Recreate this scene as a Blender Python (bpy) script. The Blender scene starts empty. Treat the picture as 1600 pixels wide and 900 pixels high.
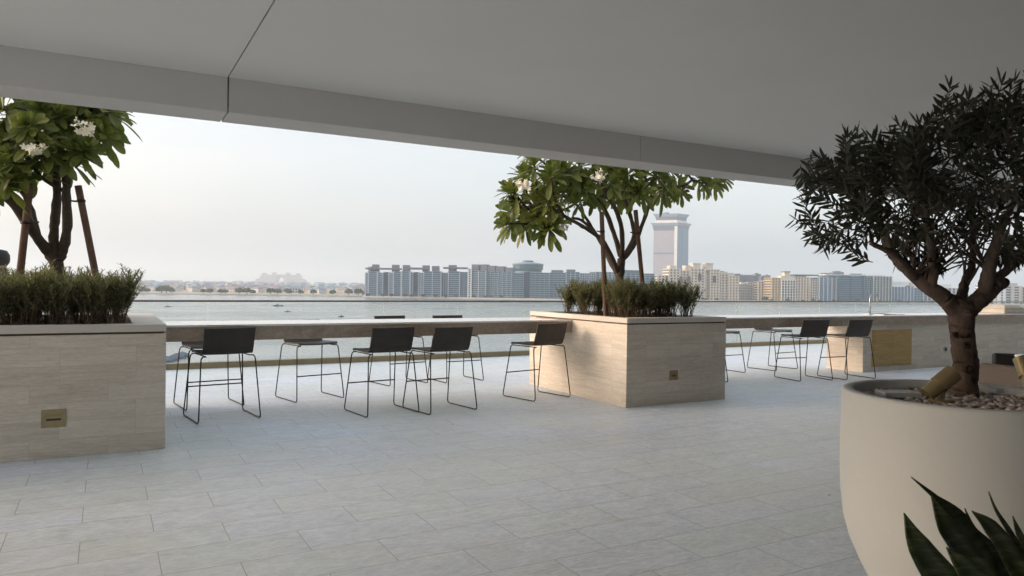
import bpy, math, random
from mathutils import Vector, Matrix
R=math.radians
random.seed(7)
S=bpy.context.scene; COL=S.collection
# ---------------------------------------------------------------- camera
FPX=1138.0; YAW,PIT,ROL=R(29.13),R(-.27),R(.8); HC=1.4
_f=Vector((math.sin(YAW)*math.cos(PIT),math.cos(YAW)*math.cos(PIT),math.sin(PIT)))
_r=Vector((math.cos(YAW),-math.sin(YAW),0)); _u=_r.cross(_f)
CR=_r*math.cos(ROL)+_u*math.sin(ROL); CU=_u*math.cos(ROL)-_r*math.sin(ROL); CF=_f
cam=bpy.data.cameras.new('camera'); co=bpy.data.objects.new('camera',cam); COL.objects.link(co)
m=Matrix((CR,CU,-CF)).transposed().to_4x4(); m.translation=(0,0,HC); co.matrix_world=m
cam.sensor_width=36; cam.lens=FPX/1600*36; cam.clip_start=.05; cam.clip_end=80000
S.camera=co
def ray(x,y): return CF+CR*((x-800)/FPX)-CU*((y-450)/FPX)
def at(x,y,D): return Vector((0,0,HC))+ray(x,y)*D            # point at a forward distance
def onY(x,y,Y): d=ray(x,y); return Vector((0,0,HC))+d*(Y/d.y)
def onZ(x,y,z=0): d=ray(x,y); return Vector((0,0,HC))+d*((z-HC)/d.z)
# ---------------------------------------------------------------- world, sun, exposure
SUN_EL,SUN_AZ=15,-68          # azimuth from +Y towards +X
W=bpy.data.worlds.new('World'); S.world=W; W.use_nodes=True
nt=W.node_tree; nt.nodes.clear()
sky=nt.nodes.new('ShaderNodeTexSky'); sky.sky_type='NISHITA'; sky.sun_disc=False
sky.sun_elevation=R(SUN_EL); sky.sun_rotation=R(SUN_AZ); sky.air_density=1.0; sky.dust_density=5.5; sky.ozone_density=1.5; sky.altitude=20
hs=nt.nodes.new('ShaderNodeHueSaturation'); hs.inputs['Saturation'].default_value=.75
bg=nt.nodes.new('ShaderNodeBackground'); bg.inputs[1].default_value=.13
wo=nt.nodes.new('ShaderNodeOutputWorld')
vl=nt.nodes.new('ShaderNodeMix'); vl.data_type='RGBA'; vl.blend_type='ADD'; vl.inputs[0].default_value=1; 
tc=nt.nodes.new('ShaderNodeTexCoord'); mpn=nt.nodes.new('ShaderNodeMapping'); mpn.inputs['Scale'].default_value=(1.2,1.2,5); nt.links.new(tc.outputs['Generated'],mpn.inputs[0])
cn=nt.nodes.new('ShaderNodeTexNoise'); cn.inputs['Scale'].default_value=2.2; cn.inputs['Detail'].default_value=5; cn.inputs['Roughness'].default_value=.5; nt.links.new(mpn.outputs[0],cn.inputs[0])
cr=nt.nodes.new('ShaderNodeValToRGB'); cr.color_ramp.elements[0].position=.3; cr.color_ramp.elements[0].color=(1.44,1.74,2.04,1); cr.color_ramp.elements[1].position=.7; cr.color_ramp.elements[1].color=(1.82,1.98,2.18,1); nt.links.new(cn.outputs[0],cr.inputs[0]); nt.links.new(cr.outputs[0],vl.inputs[7])   # thin overcast veil
nt.links.new(sky.outputs[0],hs.inputs['Color']); 
wt=nt.nodes.new('ShaderNodeMix'); wt.data_type='RGBA'; wt.blend_type='MULTIPLY'; wt.inputs[0].default_value=1; wt.inputs[7].default_value=(.93,.76,.625,1)
nt.links.new(hs.outputs[0],wt.inputs[6]); nt.links.new(wt.outputs[2],vl.inputs[6]); nt.links.new(vl.outputs[2],bg.inputs[0]); nt.links.new(bg.outputs[0],wo.inputs[0])
sl=bpy.data.lights.new('sun','SUN'); sl.energy=.5; sl.angle=R(14); sl.color=(1,.94,.88)
so=bpy.data.objects.new('sun',sl); COL.objects.link(so)
sd=Vector((math.sin(R(SUN_AZ))*math.cos(R(SUN_EL)),math.cos(R(SUN_AZ))*math.cos(R(SUN_EL)),math.sin(R(SUN_EL))))
so.rotation_euler=sd.to_track_quat('Z','Y').to_euler(); so.location=(-20,10,20)
vs=S.view_settings; vs.view_transform='Standard'; vs.look='None'; vs.gamma=1; vs.exposure=1.12
try: vs.use_curve_mapping=False
except Exception: pass
S.render.engine='CYCLES'; S.cycles.max_bounces=8; S.cycles.diffuse_bounces=5; S.cycles.transparent_max_bounces=24
S.cycles.volume_bounces=1

# ---------------------------------------------------------------- materials
def node(nt,t,ins=None,**kw):
    n=nt.nodes.new(t)
    for k,v in kw.items(): setattr(n,k,v)
    for k,v in (ins or {}).items():
        if isinstance(v,bpy.types.NodeSocket): nt.links.new(v,n.inputs[k])
        else: n.inputs[k].default_value=v
    return n
def c4(c): return (c[0],c[1],c[2],1)
def base(name,col=(.5,.5,.5),rough=.6,metal=0,spec=.5):
    m=bpy.data.materials.new(name); m.use_nodes=True; nt=m.node_tree
    b=nt.nodes['Principled BSDF']; b.inputs['Base Color'].default_value=c4(col); b.inputs['Roughness'].default_value=rough
    b.inputs['Metallic'].default_value=metal; b.inputs['Specular IOR Level'].default_value=spec
    return m,nt,b
def mix(nt,f,a,b,bt='MIX'):
    n=nt.nodes.new('ShaderNodeMix'); n.data_type='RGBA'; n.blend_type=bt
    for i,v in ((0,f),(6,a),(7,b)):
        if isinstance(v,bpy.types.NodeSocket): nt.links.new(v,n.inputs[i])
        else: n.inputs[i].default_value=v if i==0 else (c4(v) if len(v)==3 else v)
    return n.outputs[2]
def ramp(nt,fac,stops):
    n=nt.nodes.new('ShaderNodeValToRGB'); nt.links.new(fac,n.inputs[0]); e=n.color_ramp.elements
    while len(e)<len(stops): e.new(.5)
    for i,(p,c) in enumerate(stops): e[i].position=p; e[i].color=c4(c) if isinstance(c,tuple) else (c,c,c,1)
    return n.outputs[0]
def mp(nt,vec,scale=(1,1,1),loc=(0,0,0),rot=(0,0,0)):
    return node(nt,'ShaderNodeMapping',{'Vector':vec,'Scale':scale,'Location':loc,'Rotation':rot}).outputs[0]
def noise(nt,vec,scale,detail=4,rough=.5,dist=0):
    return node(nt,'ShaderNodeTexNoise',{'Vector':vec,'Scale':scale,'Detail':detail,'Roughness':rough,'Distortion':dist}).outputs[0]
def bump(nt,h,b,strength=.3,dist=.01):
    n=node(nt,'ShaderNodeBump',{'Height':h,'Strength':strength,'Distance':dist}); nt.links.new(n.outputs[0],b.inputs['Normal'])
def pos(nt): return nt.nodes.new('ShaderNodeNewGeometry').outputs['Position']
def simple(name,col,rough=.6,metal=0,var=.15,scale=8,spec=.5,bmp=0):
    m,nt,b=base(name,col,rough,metal,spec)
    oc=nt.nodes.new('ShaderNodeTexCoord').outputs['Object']
    n=noise(nt,oc,scale,5,.6)
    a=tuple(x*(1-var) for x in col); c=tuple(min(1,x*(1+var)) for x in col)
    nt.links.new(ramp(nt,n,[(.3,a),(.7,c)]),b.inputs['Base Color'])
    if bmp: bump(nt,n,b,bmp,.01)
    return m
def mat_floor():
    m,nt,b=base('floor_stone',rough=.5,spec=.5)
    p=pos(nt)
    v=mp(nt,p,loc=(-.245,-.065,0))
    br=node(nt,'ShaderNodeTexBrick',{'Vector':v,'Color1':(0,0,0,1),'Color2':(1,1,1,1),'Mortar':(.5,.5,.5,1),'Scale':1,'Mortar Size':.0024,'Mortar Smooth':.1,'Bias':0,'Brick Width':.705,'Row Height':.34},offset=.5,offset_frequency=2,squash=1)
    tile=br.outputs['Color']
    # offset the veins per tile so each slab has its own figure
    add=node(nt,'ShaderNodeVectorMath',{0:p,1:node(nt,'ShaderNodeVectorMath',{0:tile,1:(17,23,5)},operation='MULTIPLY').outputs[0]},operation='ADD').outputs[0]
    vein=noise(nt,mp(nt,add,scale=(1.6,3.6,1),rot=(0,0,.5)),1.6,10,.66,1.8)
    fine=noise(nt,mp(nt,add,scale=(6,22,1),rot=(0,0,.2)),3,6,.7)
    big=noise(nt,p,.45,4,.6)
    col=ramp(nt,vein,[(.34,(.39,.46,.54)),(.5,(.62,.70,.79)),(.66,(.80,.88,.97))])
    col=mix(nt,.42,col,ramp(nt,tile,[(0,(.52,.60,.60)),(.35,(.66,.72,.68)),(.6,(.62,.67,.76)),(1,(.68,.74,.90))]))
    col=mix(nt,.38,col,ramp(nt,fine,[(.36,(.35,.41,.46)),(.64,(.84,.92,.99))]))
    col=mix(nt,ramp(nt,big,[(.42,0.0),(.6,.35)]),col,(.63,.66,.58))
    stain=noise(nt,mp(nt,p,scale=(1,1.4,1)),1.7,8,.72,.8); spk=noise(nt,p,42,3,.6)
    col=mix(nt,ramp(nt,stain,[(.50,0.0),(.72,.30)]),col,(.47,.47,.45))
    col=mix(nt,ramp(nt,spk,[(.62,0.0),(.72,.28)]),col,(.45,.45,.45))
    thin=node(nt,'ShaderNodeTexNoise',{'Vector':mp(nt,add,scale=(1.1,2.6,1),rot=(0,0,.9)),'Scale':2.2,'Detail':7,'Roughness':.6,'Distortion':1.4}).outputs[0]
    col=mix(nt,ramp(nt,thin,[(.485,0.0),(.5,.35),(.515,0.0)]),col,(.86,.88,.90))
    col=mix(nt,br.outputs['Fac'],col,(.35,.35,.35))
    nt.links.new(col,b.inputs['Base Color'])
    h=node(nt,'ShaderNodeMath',{0:fine,1:br.outputs['Fac']},operation='SUBTRACT').outputs[0]
    bump(nt,h,b,.25,.003)
    nt.links.new(ramp(nt,vein,[(.3,.42),(.7,.62)]),b.inputs['Roughness'])
    return m
def mat_trav(name,c0,c1,c2,joint=True,bw=.53,bh=.1425):
    m,nt,b=base(name,rough=.6,spec=.3)
    p=pos(nt); sx=node(nt,'ShaderNodeSeparateXYZ',{0:p})
    u=node(nt,'ShaderNodeMath',{0:sx.outputs[0],1:sx.outputs[1]},operation='ADD').outputs[0]
    v=node(nt,'ShaderNodeCombineXYZ',{0:u,1:sx.outputs[2],2:0}).outputs[0]
    br=node(nt,'ShaderNodeTexBrick',{'Vector':v,'Color1':(0,0,0,1),'Color2':(1,1,1,1),'Mortar':(.5,.5,.5,1),'Scale':1,'Mortar Size':.0016,'Mortar Smooth':.2,'Brick Width':bw,'Row Height':bh},offset=.37,offset_frequency=3)
    tile=br.outputs['Color']
    add=node(nt,'ShaderNodeVectorMath',{0:v,1:node(nt,'ShaderNodeVectorMath',{0:tile,1:(13,7,0)},operation='MULTIPLY').outputs[0]},operation='ADD').outputs[0]
    vein=noise(nt,mp(nt,add,scale=(1.3,16,1)),1.5,9,.7,.9)
    spots=noise(nt,mp(nt,add,scale=(9,40,1)),2,5,.7)
    col=ramp(nt,vein,[(.36,c0),(.5,c1),(.64,c2)])
    if joint: col=mix(nt,.36,col,ramp(nt,tile,[(0,c0),(.5,c1),(1,c2)]))
    col=mix(nt,.22,col,ramp(nt,spots,[(.35,tuple(x*.7 for x in c0)),(.6,c2)]))
    if joint: col=mix(nt,node(nt,'ShaderNodeMath',{0:br.outputs['Fac'],1:.35},operation='MULTIPLY').outputs[0],col,tuple(x*.6 for x in c0))
    nt.links.new(col,b.inputs['Base Color']); bump(nt,spots,b,.12,.003)
    return m
def mat_marble(name,c0,c1,c2):
    m,nt,b=base(name,rough=.33,spec=.5)
    p=pos(nt)
    a=noise(nt,mp(nt,p,scale=(1.2,1.2,3)),2.2,9,.68,1.6); f=noise(nt,p,26,5,.7)
    col=ramp(nt,a,[(.3,c0),(.52,c1),(.75,c2)])
    col=mix(nt,.3,col,ramp(nt,f,[(.35,tuple(x*.6 for x in c0)),(.65,c2)]))
    nt.links.new(col,b.inputs['Base Color']); return m
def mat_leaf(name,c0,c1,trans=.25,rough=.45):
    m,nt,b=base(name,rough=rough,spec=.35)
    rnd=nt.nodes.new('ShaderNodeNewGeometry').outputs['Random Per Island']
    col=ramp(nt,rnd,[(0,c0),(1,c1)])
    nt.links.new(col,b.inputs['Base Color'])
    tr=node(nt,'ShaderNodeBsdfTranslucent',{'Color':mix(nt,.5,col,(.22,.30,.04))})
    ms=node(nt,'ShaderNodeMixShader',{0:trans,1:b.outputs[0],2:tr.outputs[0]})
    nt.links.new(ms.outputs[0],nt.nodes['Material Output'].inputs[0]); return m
def mat_bark(name,c0,c1,sc=18,zs=.35):
    m,nt,b=base(name,rough=.85,spec=.2)
    p=pos(nt); n=noise(nt,mp(nt,p,scale=(1,1,zs)),sc,8,.7,.8); k=noise(nt,p,sc*.35,4,.5)
    col=mix(nt,.4,ramp(nt,n,[(.3,c0),(.7,c1)]),ramp(nt,k,[(.35,c0),(.65,c1)]))
    nt.links.new(col,b.inputs['Base Color']); bump(nt,n,b,.7,.012); return m
def mat_glass():
    m=bpy.data.materials.new('clear_glass'); m.use_nodes=True; nt=m.node_tree; nt.nodes.clear()
    t=node(nt,'ShaderNodeBsdfTransparent',{'Color':(.965,.985,.98,1)}); g=node(nt,'ShaderNodeBsdfGlossy',{'Color':(1,1,1,1),'Roughness':.02})
    fr=node(nt,'ShaderNodeFresnel',{'IOR':1.45}); bf=nt.nodes.new('ShaderNodeNewGeometry').outputs['Backfacing']
    ff=node(nt,'ShaderNodeMath',{0:1.0,1:bf},operation='SUBTRACT').outputs[0]; ff=node(nt,'ShaderNodeMath',{0:ff,1:fr.outputs[0]},operation='MULTIPLY').outputs[0]
    s=node(nt,'ShaderNodeMixShader',{0:ff,1:t.outputs[0],2:g.outputs[0]})
    nt.links.new(s.outputs[0],node(nt,'ShaderNodeOutputMaterial').inputs[0]); return m
def mat_sea():
    m,nt,b=base('sea_water',(.17,.2,.195),.16,0,.5)
    p=pos(nt)
    a=noise(nt,mp(nt,p,scale=(.012,.03,1),rot=(0,0,.5)),1,6,.6,.6)
    bump_h=noise(nt,mp(nt,p,scale=(.5,1.1,1),rot=(0,0,.5)),1,5,.65)
    big=noise(nt,mp(nt,p,scale=(.0022,.008,1),rot=(0,0,.45)),1,6,.6,1)
    nt.links.new(ramp(nt,big,[(.35,(.19,.21,.21)),(.65,(.27,.285,.275))]),b.inputs['Base Color'])
    nt.links.new(ramp(nt,a,[(.35,.16),(.7,.4)]),b.inputs['Roughness'])
    bump(nt,bump_h,b,.12,.5); return m
def mat_concrete(name,c,var=.06,rough=.7):
    m,nt,b=base(name,rough=rough,spec=.3); p=pos(nt)
    n=noise(nt,p,1.3,7,.6); f=noise(nt,p,60,3,.6)
    lo=tuple(x*(1-var) for x in c); hi=tuple(x*(1+var) for x in c)
    nt.links.new(mix(nt,.3,ramp(nt,n,[(.3,lo),(.7,hi)]),ramp(nt,f,[(.3,lo),(.7,hi)])),b.inputs['Base Color']); return m
def mat_leather():
    m,nt,b=base('seat_leather',(.055,.047,.04),.5,0,.4)
    oc=nt.nodes.new('ShaderNodeTexCoord').outputs['Object']; v=noise(nt,oc,160,3,.6); w=noise(nt,oc,7,4,.6)
    nt.links.new(ramp(nt,w,[(.3,(.044,.037,.032)),(.7,(.064,.055,.047))]),b.inputs['Base Color']); bump(nt,v,b,.25,.001); return m
def mat_snake():
    m,nt,b=base('sword_leaf',rough=.4,spec=.4)
    oc=nt.nodes.new('ShaderNodeTexCoord').outputs['Object']
    n=noise(nt,mp(nt,oc,scale=(8,8,42)),1.5,5,.6,1.2)
    nt.links.new(ramp(nt,n,[(.35,(.022,.035,.014)),(.5,(.04,.055,.022)),(.62,(.085,.10,.05))]),b.inputs['Base Color']); return m
M={}
M['floor']=mat_floor()
M['trav']=mat_trav('travertine_cladding',(.49,.435,.365),(.64,.58,.495),(.76,.70,.615))
M['cap']=mat_concrete('stone_cap',(.62,.58,.53))
M['top']=mat_concrete('polished_counter',(.86,.85,.83),.03,.10)
M['top'].node_tree.nodes['Principled BSDF'].inputs['IOR'].default_value=1.9
M['bar']=mat_marble('brown_stone_counter',(.26,.205,.155),(.37,.30,.235),(.52,.44,.36))
M['ceil']=mat_concrete('painted_ceiling',(.72,.725,.71),.03,.8)
M['beam']=mat_concrete('painted_beam',(.62,.61,.59),.02,.8)
M['brass']=simple('brass',(.33,.27,.15),.42,.55,.12,20)
M['bronze']=simple('bronze_channel',(.25,.205,.12),.45,.4,.1,6)
M['dark']=simple('dark_gap',(.03,.026,.022),.7)
M['gap']=simple('brown_gap',(.10,.055,.035),.7)
M['frame']=simple('stool_frame_metal',(.035,.029,.024),.4,.5,.1,30)
M['leather']=mat_leather()
M['leafP']=mat_leaf('plumeria_leaf',(.055,.085,.020),(.20,.225,.06),.35)
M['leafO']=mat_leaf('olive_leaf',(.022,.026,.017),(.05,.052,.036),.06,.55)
M['leafH']=mat_leaf('shrub_leaf',(.16,.17,.085),(.34,.33,.21),.45,.6)
M['stem']=mat_bark('shrub_stem',(.09,.055,.04),(.17,.11,.08),40)
M['barkP']=mat_bark('plumeria_bark',(.055,.042,.032),(.12,.095,.07),30,1.6)
M['barkO']=mat_bark('olive_bark',(.045,.034,.028),(.20,.155,.13),22,.45)
M['knot']=mat_bark('dark_knot',(.02,.015,.012),(.06,.045,.035),40,1)
M['stake']=mat_bark('stake_wood',(.10,.06,.042),(.19,.125,.09),20,.08)
M['tie']=simple('black_tie',(.015,.015,.015),.6)
M['petal']=simple('white_petal',(.78,.76,.62),.6,0,.05,10)
M['soil']=simple('planting_soil',(.045,.032,.024),.95,0,.4,30,bmp=.6)
M['pot']=mat_concrete('cream_pot',(.55,.58,.58),.045,.6)
M['pebble']=mat_leaf('pebble_stone',(.26,.22,.20),(.66,.60,.56),0,.6)
M['glass']=mat_glass()
M['gedge']=simple('glass_edge',(.30,.36,.33),.3)
M['rail']=simple('handrail_metal',(.16,.145,.125),.35,.7)
M['sea']=mat_sea()
M['steel']=simple('brushed_steel',(.45,.46,.47),.3,.9,.1,30)
M['oak']=mat_trav('golden_door',(.36,.24,.09),(.45,.31,.125),(.50,.36,.16),False)
M['taupe']=simple('taupe_fabric',(.115,.10,.088),.9,0,.1,60,bmp=.2)
M['panel']=simple('shade_panel',(.055,.05,.043),.6)
M['black']=simple('black_lacquer',(.012,.011,.011),.4)
M['white']=simple('white_tabletop',(.75,.75,.74),.35,0,.03)
M['cover']=simple('beige_cover',(.42,.39,.33),.85,0,.12,6,bmp=.3)
M['snake']=mat_snake()
M['skin']=simple('skin',(.38,.24,.17),.55)
M['hair']=simple('black_hair',(.012,.010,.009),.5)
M['shirt']=simple('dark_shirt',(.05,.05,.06),.9)
M['land']=simple('sandy_land',(.38,.35,.29),.95,0,.2,.02)
M['canopy']=mat_leaf('far_canopy',(.05,.065,.04),(.10,.115,.065),.1,.8)
# far buildings
def bmat(n,c,r=.6,mt=0): return simple(n,c,r,mt,.06,.08)
M['cream']=bmat('cream_render',(.62,.56,.47)); M['cream2']=bmat('yellow_render',(.55,.44,.30)); M['pale']=bmat('pale_render',(.54,.52,.49))
M['gwin']=bmat('brown_windows',(.09,.08,.07),.25); M['bglass']=bmat('blue_glazing',(.03,.085,.14),.18)
M['bglass2']=bmat('light_blue_glazing',(.10,.20,.32),.18); M['tglass']=bmat('teal_glazing',(.045,.11,.135),.18)
M['slab']=bmat('grey_floor_edge',(.20,.29,.37)); M['slate']=bmat('slate_roof',(.11,.13,.17))
M['white_wall']=bmat('white_render',(.70,.71,.72)); M['towerf']=bmat('tower_pale_face',(.36,.345,.40),.25); M['towerg']=bmat('tower_blue_glass',(.09,.19,.30),.2)
M['resort']=bmat('resort_render',(.28,.24,.27))

# ---------------------------------------------------------------- mesh helpers
class MB:
    def __init__(s): s.v=[]; s.f=[]; s.mi=[]; s.cur=0
    def add(s,vs,fs):
        o=len(s.v); s.v+= [tuple(v) for v in vs]; s.f+=[tuple(i+o for i in f) for f in fs]; s.mi+=[s.cur]*len(fs); return s
    def box(s,x0,x1,y0,y1,z0,z1,mat=None):
        vs=[Vector((x,y,z)) for z in (z0,z1) for y in (y0,y1) for x in (x0,x1)]
        if mat: vs=[mat@v for v in vs]
        return s.add(vs,[(0,2,3,1),(4,5,7,6),(0,1,5,4),(2,6,7,3),(0,4,6,2),(1,3,7,5)])
    def prism(s,pts,z0,z1,z1pts=None):
        n=len(pts); t=z1pts or pts
        vs=[(p[0],p[1],z0) for p in pts]+[(p[0],p[1],z1) for p in t]
        return s.add(vs,[tuple(range(n-1,-1,-1)),tuple(range(n,2*n))]+[(i,(i+1)%n,(i+1)%n+n,i+n) for i in range(n)])
    def tube(s,pts,rad,seg=8,caps=True,tw=0):
        pts=[Vector(p) for p in pts]; n=len(pts)
        if not hasattr(rad,'__len__'): rad=[rad]*n
        ring=[]; vs=[]; prev=None
        for i,p in enumerate(pts):
            d=(pts[min(i+1,n-1)]-pts[max(i-1,0)]).normalized()
            if prev is None:
                a=Vector((0,0,1)) if abs(d.z)<.9 else Vector((1,0,0)); x=d.cross(a).normalized()
            else:
                x=(prev-d*prev.dot(d)).normalized()
            prev=x; y=d.cross(x)
            for k in range(seg):
                t=2*math.pi*k/seg; vs.append(p+(x*math.cos(t)+y*math.sin(t))*rad[i])
        fs=[(i*seg+k,i*seg+(k+1)%seg,(i+1)*seg+(k+1)%seg,(i+1)*seg+k) for i in range(n-1) for k in range(seg)]
        if caps: fs+=[tuple(range(seg-1,-1,-1)),tuple(range((n-1)*seg,n*seg))]
        return s.add(vs,fs)
    def gnarl(s,amp,freq):
        from mathutils import noise as mn
        out=[]
        n=len(s.v); cx=[sum(v[i] for v in s.v)/n for i in range(3)]
        for v in s.v:
            p=Vector(v); q=Vector((p.x*freq,p.y*freq,p.z*freq*.6)); d=mn.noise_vector(q)*amp+mn.noise_vector(q*3.1)*amp*.45
            out.append(tuple(p+d))
        s.v=out; return s
    def lathe(s,prof,seg=48,c=(0,0,0),sx=1,sy=1):
        vs=[];n=len(prof)
        for r,z in prof:
            for k in range(seg):
                t=2*math.pi*k/seg; vs.append((c[0]+r*math.cos(t)*sx,c[1]+r*math.sin(t)*sy,c[2]+z))
        fs=[(i*seg+k,i*seg+(k+1)%seg,(i+1)*seg+(k+1)%seg,(i+1)*seg+k) for i in range(n-1) for k in range(seg)]
        if prof[0][0]>1e-6: fs.append(tuple(range(seg-1,-1,-1)))
        if prof[-1][0]>1e-6: fs.append(tuple(range((n-1)*seg,n*seg)))
        return s.add(vs,fs)
    def build(s,name,mats,parent=None,smooth=False,bevel=0,loc=None):
        me=bpy.data.meshes.new(name); me.from_pydata(s.v,[],s.f); me.validate()
        mats=mats if isinstance(mats,(list,tuple)) else [mats]
        for m_ in mats: me.materials.append(m_)
        if len(mats)>1 and len(me.polygons)==len(s.mi): me.polygons.foreach_set('material_index',s.mi)
        if smooth: me.polygons.foreach_set('use_smooth',[True]*len(me.polygons))
        me.update(); o=bpy.data.objects.new(name,me); COL.objects.link(o)
        if bevel:
            b=o.modifiers.new('bevel','BEVEL'); b.width=bevel; b.segments=2; b.limit_method='ANGLE'; b.angle_limit=R(40)
        if parent: o.parent=parent
        if loc: o.location=loc
        return o
def tag(o,label=None,cat=None,group=None,kind=None):
    if label: o['label']=label
    if cat: o['category']=cat
    if group: o['group']=group
    if kind: o['kind']=kind
    return o
def thing(name,label,cat,loc=(0,0,0),rz=0,group=None):
    o=bpy.data.objects.new(name,None); COL.objects.link(o); o.location=loc; o.rotation_euler=(0,0,rz); o.empty_display_size=.1
    return tag(o,label,cat,group)
def copy_tree(o,parent=None):
    c=o.copy(); COL.objects.link(c); c.parent=parent
    for ch in list(o.children): copy_tree(ch,c)
    return c
def catmull(pts,n=6):
    P=[Vector(p) for p in pts]; P=[P[0]*2-P[1]]+P+[P[-1]*2-P[-2]]; out=[]
    for i in range(1,len(P)-2):
        for k in range(n):
            t=k/n; a,b,c,d=P[i-1:i+3]
            out.append(.5*((2*b)+(c-a)*t+(2*a-5*b+4*c-d)*t*t+(3*b-a-3*c+d)*t**3))
    out.append(P[-2]); return out

# ================================================================ SETTING
SEA=-18.6
b=MB(); n=64; b.add([(0,0,SEA)]+[(26000*math.cos(2*math.pi*i/n),26000*math.sin(2*math.pi*i/n),SEA) for i in range(n)],[(0,1+i,1+(i+1)%n) for i in range(n)])
tag(b.build('sea',M['sea']),kind='structure')
b=MB(); b.box(-40,60,-14,12.62,-.35,0); tag(b.build('terrace_floor',M['floor']),kind='structure')
b=MB(); b.box(-40,60,-14,12.3,SEA-.5,-.354); tag(b.build('podium',M['cap']),kind='structure')
b=MB(); b.box(-60,80,-14,55,SEA-.4,SEA+.3); tag(b.build('beach',M['land']),kind='structure')
# ceiling with a joint, beam on its edge
b=MB()
for x0,x1 in ((-9,.803),(.812,9.9),(9.909,34)): b.box(x0,x1,-3.2,5.998,2.97,3.25)
tag(b.build('ceiling',M['ceil']),kind='structure')
b=MB(); b.box(-9,34,-3.2,6.3,3.254,3.9); tag(b.build('upper_floor',M['ceil']),kind='structure')
bt=thing('ceiling_beam','long grey painted beam along the open edge of the ceiling, with open vertical joints','beam',(0,6,2.7))
for x0,x1 in ((-9,.805),(.815,4.853),(4.858,12.9),(12.905,34)):
    MB().box(x0,x1,0,.4,0,.55).build('beam_panel',M['beam'],bt,bevel=.004)
MB().box(-8.95,34,.05,.35,.05,.54).build('beam_core',M['dark'],bt)
# added dark wall, unseen behind the camera, to shade the right-hand side
b=MB(); b.box(-.3,34,-.85,-.6,0,2.968); tag(b.build('shade_wall',M['panel']),'dark unseen wall added behind the camera to shade the right-hand side','wall')

# ---------------------------------------------------------------- planters
PY,PB,PT=6.67,8.87,1.03
def planter(name,label,x0,x1,in_l,in_r):
    t=thing(name,label,'planter',((x0+x1)/2,PY,0))
    w=(x1-x0)/2; d=PB-PY
    MB().box(-w,w,0,d,0,PT-.075).build('stone_body',M['trav'],t,bevel=.003)
    MB().box(-w+.015,w-.015,.015,d-.015,PT-.075,PT-.058).build('shadow_gap',M['gap'],t)
    b=MB(); z0,z1=PT-.058,PT; a0,a1=-w+in_l,w-in_r
    b.box(-w,w,0,.2,z0,z1); b.box(-w,w,d-.2,d,z0,z1); b.box(-w,a0,.2,d-.2,z0,z1); b.box(a1,w,.2,d-.2,z0,z1)
    b.build('cap',M['cap'],t)
    b=MB(); NX,NY=24,14; vs=[];
    for j in range(NY+1):
        for i in range(NX+1): vs.append((a0+(a1-a0)*i/NX,.2+(d-.4)*j/NY,PT-.025+random.uniform(-.012,.018)))
    b.add(vs,[(j*(NX+1)+i,j*(NX+1)+i+1,(j+1)*(NX+1)+i+1,(j+1)*(NX+1)+i) for j in range(NY) for i in range(NX)])
    b.build('soil',M['soil'],t,smooth=True)
    return t
planter('planter','travertine block planter at the left edge holding a frangipani tree',-3.2,.44,.2,.24)
planter('planter','travertine block planter between the two stretches of bar counter',5.24,6.80,.12,.3)
def wall_light(x,z,w,h,label):
    t=thing('recessed_wall_light',label,'wall light',(x,PY,z),0,'brass step lights in the planter fronts')
    b=MB(); f=.028
    b.box(-w/2,w/2,-.006,0,h/2-f,h/2); b.box(-w/2,w/2,-.006,0,-h/2,-h/2+f); b.box(-w/2,-w/2+f,-.006,0,-h/2+f,h/2-f); b.box(w/2-f,w/2,-.006,0,-h/2+f,h/2-f)
    b.build('bezel',M['brass'],t)
    MB().box(-w/2+f,w/2-f,-.003,-.001,-h/2+f,h/2-f).build('back_plate',M['brass'],t)
    MB().box(-w*.32,w*.32,-.012,-.003,.0,h*.16).build('louvre',M['brass'],t)
    MB().box(-w*.30,w*.30,-.0045,-.0033,-h*.12,0).build('slot',M['dark'],t)
wall_light(-.346,.31,.165,.14,'brass step light low on the front of the left planter')
wall_light(5.95,.342,.13,.115,'brass step light low on the front of the middle planter')

# ---------------------------------------------------------------- bar counters
def counter(name,label,x0,x1,y0=7.8,y1=8.55):
    t=thing(name,label,'bar counter',(x0,y0,0))
    MB().box(0,x1-x0,0,.03,.795,.935).build('fascia',M['bar'],t)
    MB().box(0,x1-x0,-.002,y1-y0,.936,.957).build('countertop',M['top'],t,bevel=.003)
    MB().box(0,x1-x0,.031,y1-y0,.80,.935).build('underframe',M['bar'],t)
    return t
counter('bar_counter','long brown stone bar counter between the left and middle planters',.441,5.239)
bc=counter('bar_counter','brown stone bar counter with sink and cabinets right of the middle planter',6.801,22)
MB().box(11.15-6.801,22-6.801,.03,.74,0,.794).build('cabinet_wall',M['trav'],bc,bevel=.003)
for i,(x0,x1) in enumerate(((11.37,11.93),(11.934,12.49))):
    pass
dr=MB().box(11.38-6.801,12.49-6.801,.022,.03,.085,.71).build('cabinet_frame',M['oak'],bc)
dA=MB().box(11.42-6.801,11.932-6.801,.014,.022,.11,.685).build('cabinet_door',M['oak'],bc,bevel=.002)
dB=MB().box(11.937-6.801,12.45-6.801,.014,.022,.11,.685).build('cabinet_door',M['oak'],bc,bevel=.002)
for x,dd in ((11.88,dA),(11.99,dB)): MB().tube([(x-6.801-.04,.006,.40),(x-6.801+.04,.006,.40)],.006,8).build('handle',M['brass'],dd)
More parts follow.
